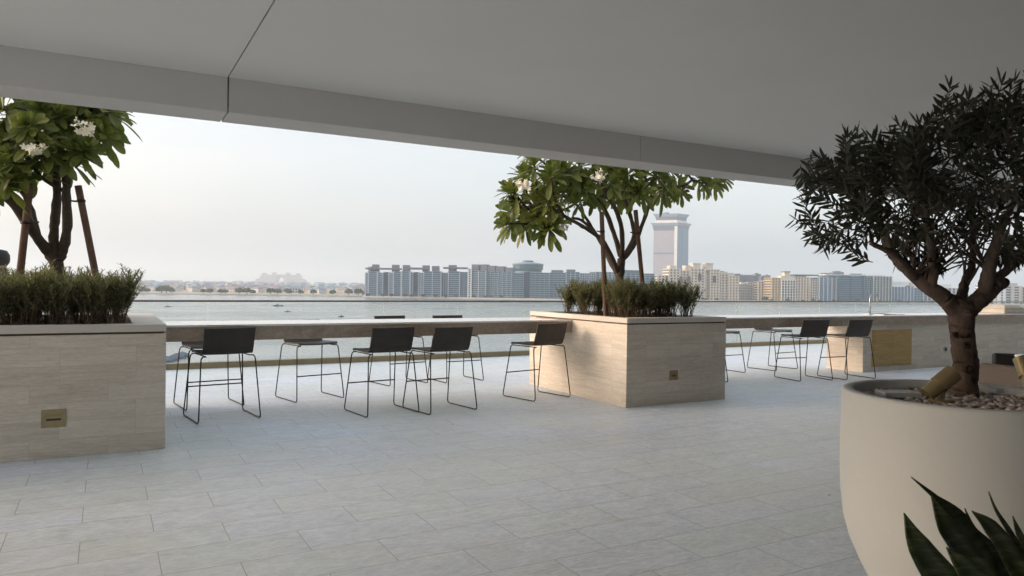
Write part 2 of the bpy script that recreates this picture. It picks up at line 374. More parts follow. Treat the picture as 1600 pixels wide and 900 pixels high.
# sink and tap
t=thing('kitchen_tap','tall curved steel tap standing on the bar counter','tap',(11.92,8.25,.957))
MB().lathe([(.03,0),(.03,.015),(.02,.02)],16).build('base_ring',M['steel'],t,smooth=True)
pts=[(0,0,.02),(0,0,.26)]+[(.11-.11*math.cos(a),0,.26+.11*math.sin(a)) for a in [math.pi*k/12 for k in range(1,13)]]+[(.22,0,.2)]
MB().tube(pts,[.015]*2+[.012]*13,10).build('spout',M['steel'],t,smooth=True)
MB().tube([(0,0,.1),(.03,-.05,.12)],.008,8).build('lever',M['steel'],t)
t=thing('sink','steel sink set flush in the counter beside the tap','sink',(12.25,8.2,.957))
b=MB(); w,d=.3,.2
for a in ((-w,w,-d,-d+.02),(-w,w,d-.02,d),(-w,-w+.02,-d+.02,d-.02),(w-.02,w,-d+.02,d-.02)): b.box(*a,.001,.006)
b.build('rim',M['steel'],t); MB().box(-w+.02,w-.02,-d+.02,d-.02,.0005,.002).build('basin',M['dark'],t)
# covered grill
t=thing('covered_grill','low beige covered barbecue grill on the bar counter','grill',(16.15,8.2,.957))
b=MB(); b.prism([(-.45,-.28),(.38,-.28),(.38,.28),(-.45,.28)],0,.09,[(-.43,-.27),(.36,-.27),(.36,.27),(-.43,.27)])
b.prism([(-.43,-.27),(.36,-.27),(.36,.27),(-.43,.27)],.091,.17,[(-.30,-.2),(.22,-.2),(.22,.2),(-.30,.2)]); b.build('fabric_cover',M['cover'],t,bevel=.02)
MB().box(.381,.56,-.22,.22,0,.085).build('side_tray',M['steel'],t,bevel=.004)
# round outlet on the wall
t=thing('wall_outlet','small round grey outlet on the cabinet wall beside the golden doors','outlet',(13.52,7.829,.32))
b=MB(); b.tube([(0,0,0),(0,-.012,0)],.06,20); b.build('cover_ring',M['steel'],t)
MB().tube([(0,-.012,0),(0,-.016,0)],.035,16).build('socket',M['dark'],t)

# ---------------------------------------------------------------- glass railing
RY=12.5
t=thing('glass_railing','frameless glass railing with bronze base and slim handrail along the terrace edge','railing',(0,RY,0))
MB().box(-20,40,-.06,.06,0,.095).build('base_channel',M['bronze'],t,bevel=.004)
MB().box(-20,40,-.018,.018,1.055,1.085).build('handrail',M['rail'],t,bevel=.004)
x=1.42-1.46*9
while x<36:
    g_=MB().box(x+.006,x+1.454,-.006,.006,.096,1.054); g_.mi=[0,0,0,0,1,1]; g_.build('glass_pane',[M['glass'],M['gedge']],t); x+=1.46

# ---------------------------------------------------------------- bar stools
def make_stool():
    root=thing('bar_stool','x','bar stool')
    # one bent shell for seat, one for backrest; local +y faces the bar
    w=.245
    prof=[(.215,.652),(.20,.662),(.10,.660),(-.05,.654),(-.15,.654),(-.19,.662)]
    bprof=[(-.193,.6635),(-.215,.685),(-.235,.73),(-.262,.82),(-.288,.925)]
    def sheet(pr,th,name,ww):
        b=MB(); n=len(pr); nx=6; vs=[]
        for s_ in (0,1):
            for i,(y,z) in enumerate(pr):
                j0=max(i-1,0); j1=min(i+1,n-1); d=Vector((pr[j1][0]-pr[j0][0],pr[j1][1]-pr[j0][1])).normalized()
                nrm=(-d.y,d.x)
                for k in range(nx+1):
                    u=-1+2*k/nx; c=.012*u*u if name=='backrest' else .006*u*u
                    yy=y+nrm[0]*th*s_+(c if name=='backrest' else 0); zz=z+nrm[1]*th*s_+(c if name=='seat' else 0)
                    vs.append((u*ww,yy,zz))
        st=n*(nx+1); fs=[]
        for i in range(n-1):
            for k in range(nx):
                a=i*(nx+1)+k; q=(a,a+1,a+nx+2,a+nx+1); fs.append(q[::-1]); fs.append(tuple(v+st for v in q))
        for i in range(n-1):
            for k in (0,nx):
                a=i*(nx+1)+k; c_=a+nx+1; fs.append((a,c_,c_+st,a+st) if k==0 else (a,a+st,c_+st,c_))
        for k in range(nx):
            a=k; fs.append((a,a+st,a+1+st,a+1)); a=(n-1)*(nx+1)+k; fs.append((a,a+1,a+1+st,a+st))
        b.add(vs,fs); return b.build(name,M['leather'],root,smooth=False,bevel=.002)
    sheet(prof,-.016,'seat',w); sheet(bprof,-.014,'backrest',w)
    r=.0068
    for s_ in (-1,1):
        xb,xt=.30*s_,.262*s_
        def lp(k,front):   # k 0 bottom .. 1 top
            y0,y1=(.30,.20) if front else (-.30,-.215)
            return Vector((xb+(xt-xb)*k,y0+(y1-y0)*k,.0078+(.645-.0078)*k))
        for front in (True,False):
            a=lp(.05,front); c=lp(.955,front)
            inn=Vector((.215*s_,c.y,.646))
            pts=[a,lp(.5,front),lp(.93,front),lp(.97,front)+Vector((-.003*s_,0,0)),Vector((xt-.018*s_,c.y,.645)),inn]
            MB().tube(pts,r,8).build('leg',M['frame'],root,smooth=True)
        A=lp(.05,True); B=lp(.05,False)
        pts=[A,Vector((xb,A.y-.008,.015)),Vector((xb,A.y-.035,.0078)),Vector((xb,B.y+.035,.0078)),Vector((xb,B.y+.008,.015)),B]
        MB().tube(pts,r,8).build('runner',M['frame'],root,smooth=True)
        MB().tube([(.215*s_,.205,.644),(.215*s_,-.215,.644)],.006,8).build('seat_rail',M['frame'],root,smooth=True)
    k=(.30)/.645; x=.30+(.262-.30)*k; y=.30-.10*k
    MB().tube([(-x,y,.30),(x,y,.30)],.007,8).build('footrest',M['frame'],root,smooth=True)
    return root
proto=make_stool()
G='dark leather bar stools around the counter'
stools=[((1.05,7.97),8,'dark bar stool nearest the left planter, its back to the viewer'),
((1.02,8.80),188,'dark bar stool beyond the counter, mostly hidden behind the stool nearest the left planter'),
((2.16,8.86),192,'dark bar stool beyond the counter, standing alone between the left planter and the overlapping pair'),
((2.63,7.60),7,'dark bar stool on the near side, left one of the overlapping pair'),
((3.265,7.48),9,'dark bar stool on the near side, right one of the overlapping pair'),
((4.72,7.80),12,'dark bar stool on the near side standing against the middle planter'),
((3.60,9.70),190,'dark bar stool beyond the counter, left of two showing only a back top above it'),
((4.46,9.66),184,'dark bar stool beyond the counter, right of two showing only a back top above it'),
((7.73,8.12),-4,'dark bar stool almost hidden behind the right side of the middle planter'),
((8.88,8.86),180,'dark bar stool beyond the right counter, closest to the middle planter'),
((10.15,8.86),186,'dark bar stool beyond the right counter, further from the middle planter'),
((9.46,7.66),-10,'dark bar stool at the right counter with its square back to the viewer'),
((10.27,7.50),-6,'dark bar stool at the right counter beside the golden cabinet doors')]
for i,((x,y),a,lab) in enumerate(stools):
    o=proto if i==0 else copy_tree(proto)
    o.location=(x,y,0); o.rotation_euler=(0,0,R(a)); tag(o,lab,'bar stool',G)

# ---------------------------------------------------------------- frangipani trees
def leaf_faces(b,o,d,up,L,w,droop,fold=.25,prof=((0,.06),(.2,.32),(.5,.8),(.72,1),(.88,.82),(.96,.45),(1,.1))):
    d=d.normalized(); side=d.cross(up)
    if side.length<1e-3: side=Vector((1,0,0))
    side.normalize(); nrm=side.cross(d).normalized(); vs=[];n=len(prof)
    for t,ww in prof:
        c=o+d*(L*t)-Vector((0,0,1))*(droop*L*t*t)
        h=w*.5*ww
        vs+= [c-side*h+nrm*(fold*h),c,c+side*h+nrm*(fold*h)]
    fs=[]
    for i in range(n-1):
        a=i*3; fs+=[(a,a+1,a+4,a+3),(a+1,a+2,a+5,a+4)]
    b.add(vs,fs)
def rosette(b,c,axis,k=20,L=.24,w=.085):
    axis=axis.normalized(); a=Vector((0,0,1)) if abs(axis.z)<.9 else Vector((1,0,0))
    x=axis.cross(a).normalized(); y=axis.cross(x)
    for i in range(k):
        f=i/k; th=i*2.39996+random.uniform(-.2,.2); el=R(78)*f**.9+R(-22)*(1-f)+R(random.uniform(-8,8))
        d=(x*math.cos(th)+y*math.sin(th))*math.cos(el)+axis*math.sin(el)
        l=L*random.uniform(.75,1.1)*(1-.35*f)
        leaf_faces(b,c-axis*.05*(1-f),d,axis,l,w*random.uniform(.85,1.1)*(1-.2*f),random.uniform(.1,.45)*(1-f*.6))
def flower(parent,c):
    b=MB()
    for _ in range(17):
        o=c+Vector((random.gauss(0,.055),random.gauss(0,.055),random.gauss(0,.035))); b.tube([c-Vector((0,0,.05)),o],[.003,.002],5)
        a=Vector((random.gauss(0,1),random.gauss(0,1)-.5,random.uniform(.2,1.5))).normalized(); x=a.orthogonal().normalized(); y=a.cross(x)
        for k in range(5):
            th=k*1.2566+.3; d=x*math.cos(th)+y*math.sin(th)+a*.35
            leaf_faces(b,o,d,a,.034,.019,0,.15,((0,.2),(.45,.9),(.8,.9),(1,.3)))
    b.build('flower_cluster',M['petal'],parent)
def frangipani(name,label,base_pt,limbs,ros,flowers,seed):
    random.seed(seed)
    root=thing(name,label,'tree',base_pt); inv=Vector(base_pt)
    wob=lambda p:Vector(p)-inv
    for i,(pts,r0,r1) in enumerate(limbs):
        P=catmull([wob(p) for p in pts],5); n=len(P)
        P=[p+Vector((random.uniform(-1,1),random.uniform(-1,1),0))*.004 for p in P]
        MB().tube(P,[(r0+(r1-r0)*k/(n-1))*random.uniform(.9,1.12) for k in range(n)],9).build('trunk' if i==0 else 'branch',M['barkP'],root,smooth=True)
    ends=[p for l in limbs for p in l[0][1:]]
    b=MB(); tw=MB()
    for c in ros:
        c=Vector(c); e=min(ends,key=lambda p:(Vector(p)-c).length); e=Vector(e)
        ax=(c-e); ax=(ax.normalized() if ax.length>.02 else Vector((0,0,1)))+Vector((0,0,.75))
        if (c-e).length>.08:
            q=(e+c)/2+Vector((0,.05,-.02)); P=catmull([e-inv,q-inv,c-inv],5); tw.tube(P,[.020-.007*k/(len(P)-1) for k in range(len(P))],7)
        rosette(b,c-inv,ax,random.randint(24,32),random.uniform(.24,.31),random.uniform(.068,.088))
        if random.random()<.6:
            o2=Vector((random.uniform(-.16,.16),random.uniform(-.2,.2),random.uniform(-.10,.12))); rosette(b,c-inv+o2,ax+o2*3,random.randint(14,20),random.uniform(.2,.27),random.uniform(.06,.08)); tw.tube([c-inv+Vector((0,0,-.08)),c-inv+o2-Vector((0,0,.02))],[.011,.009],6)
    tw.build('twigs',M['barkP'],root,smooth=True)
    b.build('crown',M['leafP'],root)
    for c in flowers: flower(root,Vector(c)-inv)
    return root
Y2=7.75
def q2(x,y,dy=0): return onY(x,y,Y2+dy)
tb=onY(969,430,Y2); tb2=Vector((tb.x,Y2,PT-.03))
limbs=[([tb2,q2(968,440),q2(971,404)],.062,.052),
 ([q2(968,428),q2(945,381,-.1),q2(930,366,-.2),q2(904,350,-.3),q2(881,337,-.35)],.034,.02),
 ([q2(932,366,-.2),q2(910,345,-.1),q2(893,340,0)],.022,.016),
 ([q2(881,338,-.35),q2(867,348,-.3),q2(852,345,-.1),q2(838,340,.1)],.018,.014),
 ([q2(970,400),q2(959,364,.1),q2(945,329,.1),q2(927,304,.1),q2(905,285,0)],.036,.02),
 ([q2(971,404),q2(972,364,-.1),q2(962,327,-.2),q2(947,304,-.25),q2(935,270,-.3)],.034,.02),
 ([q2(972,406),q2(991,367,.15),q2(982,329,.2),q2(972,296,.3),q2(965,250,.3)],.034,.02),
 ([q2(972,408),q2(988,387,-.1),q2(1000,361,-.15),q2(1014,321,-.1),q2(1020,300,0),q2(1037,292,.1),q2(1066,291,.15),q2(1082,281,.15)],.034,.016),
 ([q2(966,432),q2(950,404,.3),q2(938,378,.5),q2(915,340,.6),q2(890,305,.6)],.03,.018),
 ([q2(1014,318,-.1),q2(1010,290,-.2),q2(1005,255,-.2)],.02,.016)]
ros=[(795,349,-.2),(812,323,.1),(803,300,-.1),(818,272,.2),(835,258,-.2),(852,285,0),(858,312,-.4),(841,340,-.3),(856,356,-.45),(884,298,.1),(884,268,-.2),(904,314,.3),(910,283,-.2),(933,306,.1),(933,272,.3),(956,287,-.3),(958,262,.1),(985,300,.35),(979,272,-.2),(1003,280,.1),(1029,275,-.2),(1040,297,.1),(1057,290,.25),(1096,281,.1),(1118,285,.2),
 (870,330,.6),(822,345,.5),(795,330,.5),(842,300,.5),(870,262,.5),(905,258,.5),(826,235,.3),(870,225,-.1),(920,225,.2),(965,220,-.1),(1010,230,.3),(1050,245,.1),(1000,298,-.35),(815,355,.1),(930,250,-.3),(860,275,-.5),(1045,262,-.3),(1020,250,.4),(900,290,.7),(960,300,.5),(1080,262,.2),(835,320,.3)]
frangipani('frangipani_tree','leafy frangipani tree with many slim bare branches in the middle planter',tb2,limbs,[q2(*r) for r in ros],[q2(818,289,-.55),q2(934,276,-.6),q2(880,356,-.5)],11)
Y1=7.7
def q1(x,y,dy=0): return onY(x,y,Y1+dy)
tb=onY(90,430,Y1); tb1=Vector((tb.x,Y1,PT-.03))
limbs=[([tb1,q1(90,440),q1(89,408)],.066,.056),
 ([q1(88,412),q1(76,395),q1(57,370,-.1),q1(30,330,-.15),q1(2,298,-.2),q1(-25,270,-.2)],.05,.036),
 ([q1(86,408),q1(84,375),q1(85,347,.05),q1(89,300,.1),q1(86,250,.1),q1(80,200,.1)],.045,.03),
 ([q1(91,406),q1(98,392),q1(105,353,-.05),q1(104,300,-.05),q1(106,255,-.1),q1(118,215,-.1)],.045,.03),
 ([q1(97,297,0),q1(80,288,-.05),q1(66,278,-.1),q1(52,262,-.1)],.018,.014),
 ([q1(84,240,.1),q1(92,205,0),q1(70,170,-.1)],.026,.018),
 ([q1(110,240,-.1),q1(135,215,-.1),q1(152,200,-.1)],.022,.016),
 ([q1(60,374,-.1),q1(50,330,.3),q1(30,290,.4),q1(10,240,.4)],.028,.018)]
ros=[(153,203,-.2),(112,248,-.1),(20,252,-.3),(50,262,-.1),(13,285,-.3),(100,207,.1),(67,173,-.2),(33,183,.1),(127,177,-.1),(160,183,.2),(10,213,.1),(80,233,-.3),(133,220,.2),(55,215,-.35),(-15,240,0),(-30,200,.1),(0,170,-.2),(100,165,.3),(30,225,.3),(85,195,.4),(-20,280,.2),(140,160,0),(60,140,.1),(110,135,-.1),(0,130,.2),(-60,220,.1),(-60,270,.2),(-40,160,.1),(70,250,.3),(118,235,-.35),(45,195,-.4),(160,150,.3),(172,170,-.2)]
frangipani('frangipani_tree','frangipani tree with three stout knobbly stems in the left planter',tb1,limbs,[q1(*r) for r in ros],[q1(53,232,-.7),q1(133,200,-.6)],12)
# stakes
def stake(top,bot,Y,label,ties):
    a=onY(*top,Y); c=onY(*bot,Y); d=(c-a); e=a+d*((PT-.03-a.z)/d.z)
    r=thing('tree_stake',label,'stake',e,0,'wooden stakes propping the frangipani trees')
    po=MB().tube([(0,0,0),a-e],.029,12).build('pole',M['stake'],r,smooth=False)
    for (x,y,X2) in ties:
        p=onY(x,y,Y)-e; q=onY(X2,y-1,Y+.05)-e
        b=MB(); b.tube([p-Vector((0,0,.012)),p+Vector((0,0,.012))],.034,12); b.tube(catmull([p+Vector((.0,-.03,0)),(p+q)/2+Vector((0,-.05,-.01)),q],5),.009,6); b.build('tie_strap',M['tie'],po)
stake((47,287),(33,413),Y1-.25,'round wooden stake left of the frangipani stems in the left planter',[(39,348,60)])
stake((122,290),(147,417),Y1-.2,'round wooden stake right of the frangipani stems in the left planter',[(127,314,108)])
stake((940,331),(944,434),Y2-.3,'round wooden stake left of the frangipani trunk in the middle planter',[(941,362,933)])
stake((993,328),(1003,434),Y2-.25,'round wooden stake right of the frangipani trunk in the middle planter',[(997,364,985)])

# ---------------------------------------------------------------- shrubs
def make_shrub(seed):
    random.seed(seed); st=MB(); lf=MB()
    for i in range(24):
        th=random.uniform(0,6.28); r=random.uniform(0,.07); lean=random.uniform(.01,.19)
        p0=Vector((r*math.cos(th),r*math.sin(th),-.02)); H=random.uniform(.30,.47)
        dx=Vector((math.cos(th),math.sin(th),0))
        P=[p0+dx*(lean*(t**1.5))+Vector((random.uniform(-.012,.012),random.uniform(-.012,.012),H*t)) for t in (0,.2,.4,.6,.8,1)]
        P=catmull(P,3); st.tube(P,[.0042-.003*k/(len(P)-1) for k in range(len(P))],5)
        subs=[P]
        for j in range(3):
            k0=random.randint(5,12); q=P[k0]; th2=random.uniform(0,6.28); l=random.uniform(.08,.17)
            d=Vector((math.cos(th2)*.6,math.sin(th2)*.6,1)).normalized()
            Q=[q,q+d*l*.5,q+d*l+Vector((0,0,.01))]; Q=catmull(Q,4); st.tube(Q,[.0022]*len(Q),4); subs.append(Q)
        for Q in subs:
            n=len(Q)
            for k in range(1,n):
                z=Q[k].z
                if z<.10 and random.random()<.7: continue
                for _ in range(2 if Q is P else 4):
                    a=random.uniform(0,6.28); d=Vector((math.cos(a),math.sin(a),random.uniform(.3,1.3)))
                    c=Q[k].lerp(Q[k-1],random.random())
                    leaf_faces(lf,c,d,Vector((0,0,1)),random.uniform(.035,.062),.0085,random.uniform(0,.3),.2,((0,.4),(.5,1),(1,.1)))
    root=thing('shrub','x','shrub'); st.build('stems',M['stem'],root,smooth=True); lf.build('foliage',M['leafH'],root)
    return root
protos=[make_shrub(s) for s in (1,2,3)]; used=set(); random.seed(5)
def put_shrub(x,y,label,group):
    k=random.randint(0,2)
    o=protos[k] if k not in used else copy_tree(protos[k]); used.add(k)
    s=random.uniform(.88,1.1); o.location=(x,y,PT-.02); o.rotation_euler=(0,0,random.uniform(0,6.28)); o.scale=(s*1.05,s*1.05,s); tag(o,label,'shrub',group)
for j,y in enumerate((7.0,7.3,7.9,8.45)):
    x=.07-(j%2)*.1
    while x>-1.7+(.0):
        put_shrub(x+random.uniform(-.03,.03),y+random.uniform(-.04,.04),'feathery green shrub in the low hedge filling the left planter','shrubs of the left planter'); x-=.19 if j<2 else .34
for j,y in enumerate((7.0,7.3,7.8,8.4)):
    x=5.47+(j%2)*.1
    while x<6.43:
        put_shrub(x+random.uniform(-.03,.03),y+random.uniform(-.04,.04),'feathery green shrub in the low hedge filling the middle planter','shrubs of the middle planter'); x+=.19 if j<2 else .25

# ---------------------------------------------------------------- olive tree in the round pot
random.seed(21)
PX,PYY=2.93,1.618
t=thing('round_pot','large smooth cream pot with rounded base holding the olive tree','pot',(PX,PYY,0))
prof=[(.14,0),(.19,.02),(.235,.075),(.275,.14),(.318,.215),(.365,.31),(.402,.395),(.425,.48),(.437,.58),(.4415,.7),(.440,.85),(.438,.985),(.434,.997),(.428,1.0),(.402,1.0),(.396,.996),(.394,.985),(.392,.93),(.0,.93)]
MB().lathe(prof,96).build('pot_shell',M['pot'],t,smooth=True)
b=MB()
ico=[(0,0,1)]+[(math.cos(a)*.9,math.sin(a)*.9,.42) for a in [k*1.2566 for k in range(5)]]+[(math.cos(a)*.9,math.sin(a)*.9,-.42) for a in [k*1.2566+.628 for k in range(5)]]+[(0,0,-1)]
icf=[(0,1+i,1+(i+1)%5) for i in range(5)]+[(1+i,6+i,1+(i+1)%5) for i in range(5)]+[(1+(i+1)%5,6+i,6+(i+1)%5) for i in range(5)]+[(11,6+(i+1)%5,6+i) for i in range(5)]
for i in range(2600):
    r=.388*math.sqrt(random.random()); a=random.uniform(0,6.28); s=random.uniform(.007,.014)
    z=.945+random.uniform(-.012,.022)
    rm=Matrix.Rotation(random.uniform(0,6.28),3,'Z')@Matrix.Rotation(random.uniform(-.6,.6),3,'X')
    sc=(random.uniform(.8,1.4),random.uniform(.8,1.1),random.uniform(.55,.9))
    b.add([Vector((r*math.cos(a),r*math.sin(a),z))+rm@Vector((v[0]*s*sc[0],v[1]*s*sc[1],v[2]*s*sc[2])) for v in ico],icf)
o=b.build('pebbles',M['pebble'],smooth=True,loc=(PX,PYY,0)); tag(o,'pale pebbles covering the soil of the round pot','pebbles',kind='stuff')
def slab(px,py,w,d,rz,lab):
    p=onZ(px,py,.985); o=MB().box(-w/2,w/2,-d/2,d/2,0,.022).build('stone_tile',M['pot'],bevel=.003,loc=(p.x,p.y,.965)); o.rotation_euler=(0,0,rz); tag(o,lab,'stone tile')
slab(1403,612,.15,.085,R(-28),'cream rectangular tile on the pebbles near the left rim of the pot')
slab(1568,606,.16,.10,R(-20),'cream rectangular tile on the pebbles behind the olive trunk')
OD=2.84
def oq(x,y,dd=0): return at(x,y,OD+dd)
base_o=onZ(1506,621,.95); OD=(base_o-Vector((0,0,HC))).dot(CF)
root=thing('olive_tree','small dark olive tree with a dense round crown growing from the round pot','tree',(base_o.x,base_o.y,.94))
inv=Vector((base_o.x,base_o.y,.94))
def olimb(pts,name):
    P=[Vector(p[0])-inv for p in pts]; C=catmull(P,10); n=len(C); rr=[]
    for i in range(n):
        k=i/10; a=int(min(k,len(pts)-2)); f=k-a; rr.append((pts[a][1]*(1-f)+pts[a+1][1]*f)*random.uniform(.98,1.03))
    C=[c+Vector((random.uniform(-1,1),random.uniform(-1,1),0))*.0025 for c in C]
    tb_=MB().tube(C,rr,22).gnarl(rr[0]*.09,22); tb_.build(name,M['barkO'],root,smooth=True)
olimb([(oq(1506,626),.062),(oq(1505,600),.052),(oq(1508,560),.048),(oq(1503,520),.046),(oq(1503,490),.050),(oq(1502,472),.046)],'trunk')
olimb([(oq(1505,494),.045),(oq(1478,468),.036),(oq(1445,444),.030),(oq(1415,420,.03),.023),(oq(1395,396,.05),.022),(oq(1375,350,.08),.014),(oq(1350,300,.1),.008)],'branch')
olimb([(oq(1502,492),.045),(oq(1530,468),.036),(oq(1552,450),.031),(oq(1566,442),.027),(oq(1570,440),.012)],'branch')
olimb([(oq(1538,462),.030),(oq(1545,425,-.05),.026),(oq(1560,370,-.1),.018),(oq(1590,300,-.12),.010)],'branch')
olimb([(oq(1500,480),.024),(oq(1505,450,.06),.02),(oq(1520,400,.1),.015),(oq(1515,300,.12),.008)],'branch')
olimb([(oq(1455,452),.022),(oq(1458,420,-.05),.018),(oq(1450,350,-.12),.012),(oq(1440,260,-.1),.007)],'branch')
olimb([(oq(1430,434),.018),(oq(1400,400,-.1),.014),(oq(1360,380,-.15),.009)],'branch')
olimb([(oq(1550,440),.02),(oq(1600,400),.015),(oq(1650,350),.009)],'branch')
for kx,ky,kr in ((1514,578,.017),(1511,540,.011),(1521,596,.009),(1494,523,.009)):
    p=at(kx,ky,OD-.05)-inv; k_=MB(); k_.lathe([(kr*1.25,-.010),(kr*1.2,.0),(kr*.9,.006),(kr*.55,.001),(0,-.003)],14); k_.gnarl(.004,60); o=k_.build('knot',M['knot'],root,smooth=True,loc=p); o.rotation_euler=(-CF).to_track_quat('Z','Y').to_euler()
cc=oq(1512,292)-inv; random.seed(77); lf=MB(); tw=MB(); AX=CR; AY=CU; AZ=CF
OUT=[(1258,372),(1270,268),(1296,212),(1345,200),(1385,166),(1450,134),(1500,146),(1552,122),(1600,136),(1700,170),(1755,270),(1745,380),(1650,428),(1590,430),(1550,408),(1500,414),(1450,424),(1400,410),(1345,404),(1296,392)]
OUT=[((px-1512)*.91,(292-py)*(.86 if py<292 else .97)) for px,py in OUT]
def inside(x,y):
    c_=False; n=len(OUT)
    for i in range(n):
        (x1,y1),(x2,y2)=OUT[i],OUT[(i+1)%n]
        if (y1>y)!=(y2>y) and x<(x2-x1)*(y-y1)/(y2-y1)+x1: c_=not c_
    return c_
nt_=0
while nt_<400:
    X=random.uniform(-258,246); Yv=random.uniform(-150,172); z=random.uniform(-1,1)
    if not inside(X,Yv): continue
    x=X/255; y=Yv/172 if Yv>0 else Yv/150; rr=math.sqrt(x*x+y*y+z*z)
    if rr>1.12 or rr<.25: continue
    if random.random()>(.35+.8*rr*rr): continue
    if Yv<-40 and random.random()<.42: continue
    if math.sin(9*x+1.3)*math.sin(8*y+.4)*math.sin(5*z+2)>.12: continue
    c=cc+(AX*X+AY*Yv)*(OD/FPX)+AZ*(z*.52)
    out=(AX*x+AY*(y*1.0+.25)+AZ*z).normalized()
    d=(out+Vector((random.gauss(0,.45),random.gauss(0,.45),random.gauss(.1,.4)))).normalized()
    L=random.uniform(.09,.19)*(1 if Yv>-90 else .75); c0=c-d*L*.9
    P=catmull([c0,c0+d*L*.5+Vector((0,0,-.004)),c0+d*L+Vector((0,0,.01))],4); tw.tube(P,[.0022-.0012*i/(len(P)-1) for i in range(len(P))],4)
    nn=len(P); x_=d.orthogonal().normalized()
    for i in range(1,nn):
        ang=i*1.57+random.uniform(-.4,.4)
        for s_ in (0,math.pi):
            rot=Matrix.Rotation(ang+s_,3,d); sd_=rot@x_
            ld=(d*random.uniform(.5,1.1)+sd_*.8)
            leaf_faces(lf,P[i],ld,sd_.cross(d),random.uniform(.05,.078),random.uniform(.011,.015),random.uniform(-.1,.2),.2,((0,.2),(.3,.85),(.6,1),(.85,.6),(1,.08)))
    leaf_faces(lf,P[-1],d,Vector((0,0,1)) if abs(d.z)<.9 else Vector((1,0,0)),.055,.011,.05,.2,((0,.2),(.4,1),(.8,.6),(1,.08)))
    nt_+=1
# inner twigs that carry the shoots
ANCH=[(1505,455,.06),(1457,425,-.05),(1428,432,0),(1545,425,-.05),(1412,419,.03),(1520,400,.1),(1395,396,.05),(1590,400,0),(1440,445,0),(1518,345,.1),(1452,360,-.1)]
for i in range(70):
    e=cc+AX*random.uniform(-.40,.42)+AY*random.uniform(-.22,.24)+AZ*random.gauss(0,.16); ax_=random.choice(ANCH); s_=oq(*ax_)-inv
    if (e-s_).length>.42: e=s_+(e-s_)*.6
    P=catmull([s_,(s_+e)/2+Vector((random.gauss(0,.03),random.gauss(0,.03),random.gauss(.02,.02))),e],5); tw.tube(P,[.0055-.004*i_/(len(P)-1) for i_ in range(len(P))],5)
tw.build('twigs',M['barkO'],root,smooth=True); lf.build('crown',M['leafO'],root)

# spotlights
def spot(p,rz,label,sc=1,tilt=38):
    t=thing('garden_spotlight',label,'spotlight',p,rz,'brass spotlights on the pebbles'); t.scale=(sc,)*3
    MB().lathe([(.0,0),(.055,0),(.055,.012),(.05,.016),(0,.016)],28).build('base_plate',M['brass'],t,smooth=False)
    b=MB(); b.box(-.008,.008,-.02,.02,.016,.05); b.tube([(0,0,.045),(0,0,.085)],.013,12); b.build('bracket',M['brass'],t,bevel=.002)
    mt=Matrix.Translation((0,0,.088))@Matrix.Rotation(R(tilt),4,'Y')
    def cyl(x0,x1,r0,r1,name,mat,inner=None):
        b=MB(); b.tube([mt@Vector((x0,0,0)),mt@Vector((x1,0,0))],[r0,r1],24); return b.build(name,mat,t,smooth=False)
    cyl(-.085,.0,.033,.035,'lamp_body',M['brass']); cyl(-.015,.0,.041,.041,'collar',M['brass'])
    b=MB(); seg=24; vs=[]
    for xx,r in ((.0,.041),(.075,.041),(.075,.037),(.01,.037)):
        vs+=[mt@Vector((xx,r*math.cos(2*math.pi*k/seg),r*math.sin(2*math.pi*k/seg))) for k in range(seg)]
    b.add(vs,[(i*seg+k,i*seg+(k+1)%seg,(i+1)*seg+(k+1)%seg,(i+1)*seg+k) for i in range(3) for k in range(seg)]); b.build('hood',M['brass'],t)
    cyl(.008,.012,.037,.037,'lens',M['dark'])
    e=mt@Vector((-.085,0,-.01)); b=MB(); b.tube(catmull([e,e+Vector((-.03,0,-.045)),(e.x-.05,.01,.004)],5),.004,8); b.build('cable',M['tie'],t)
p=onZ(1470,627,.965)
spot((p.x,p.y,.962),R(-28),'brass garden spotlight tilted on the pebbles left of the olive trunk',.86,-40)
p=onZ(1606,612,.965)
spot((p.x,p.y,.962),R(60),'brass garden spotlight at the right edge of the photo, on the pebbles',.95,-60)

# ---------------------------------------------------------------- sword plant close to the camera
random.seed(3)
def ap(x,y,D): return at(x,y,D)
bD=1.35; bp=ap(1640,1085,bD)
t=thing('sword_plant','dark green sword-leaved plant in the near right corner','plant',(bp.x,bp.y,0))
inv=Vector((bp.x,bp.y,0))
def sword(pts,ws,D,tw=0):
    P=[ap(x,y,D+dd)-inv for x,y,dd in pts]; C=catmull(P,6); n=len(C); b=MB(); vs=[]
    for i,c in enumerate(C):
        k=i/6; a=int(min(k,len(ws)-2)); f=k-a; w=(ws[a]*(1-f)+ws[a+1]*f)*.82*D/FPX*.5
        d=(C[min(i+1,n-1)]-C[max(i-1,0)]).normalized(); s_=d.cross(CF).normalized(); s_=(s_*math.cos(tw)+CF*math.sin(tw)); nn=s_.cross(d)
        for u in (-1,-.5,0,.5,1): vs.append(c+s_*(w*u)+CF*(abs(u)**2*w*-.35))
    for i in range(n-1):
        b.f+= [(i*5+k,i*5+k+1,(i+1)*5+k+1,(i+1)*5+k) for k in range(4)]; b.mi+=[0]*4
    b.v=[tuple(v) for v in vs]; o=b.build('leaf',M['snake'],t,smooth=True)
    sm=o.modifiers.new('thickness','SOLIDIFY'); sm.thickness=.0025
sword([(1412,801,0),(1432,850,0),(1470,905,.03),(1540,990,.06),(1610,1080,.1)],[2,44,66,60,40],1.25)
sword([(1423,745,0),(1462,778,0),(1497,812,.02),(1530,870,.05),(1570,960,.08),(1620,1080,.1)],[2,14,42,58,60,40],1.38,.5)
sword([(1455,775,0),(1475,820,0),(1505,862,.03),(1550,920,.05),(1610,1080,.1)],[3,36,44,46,40],1.34,.1)
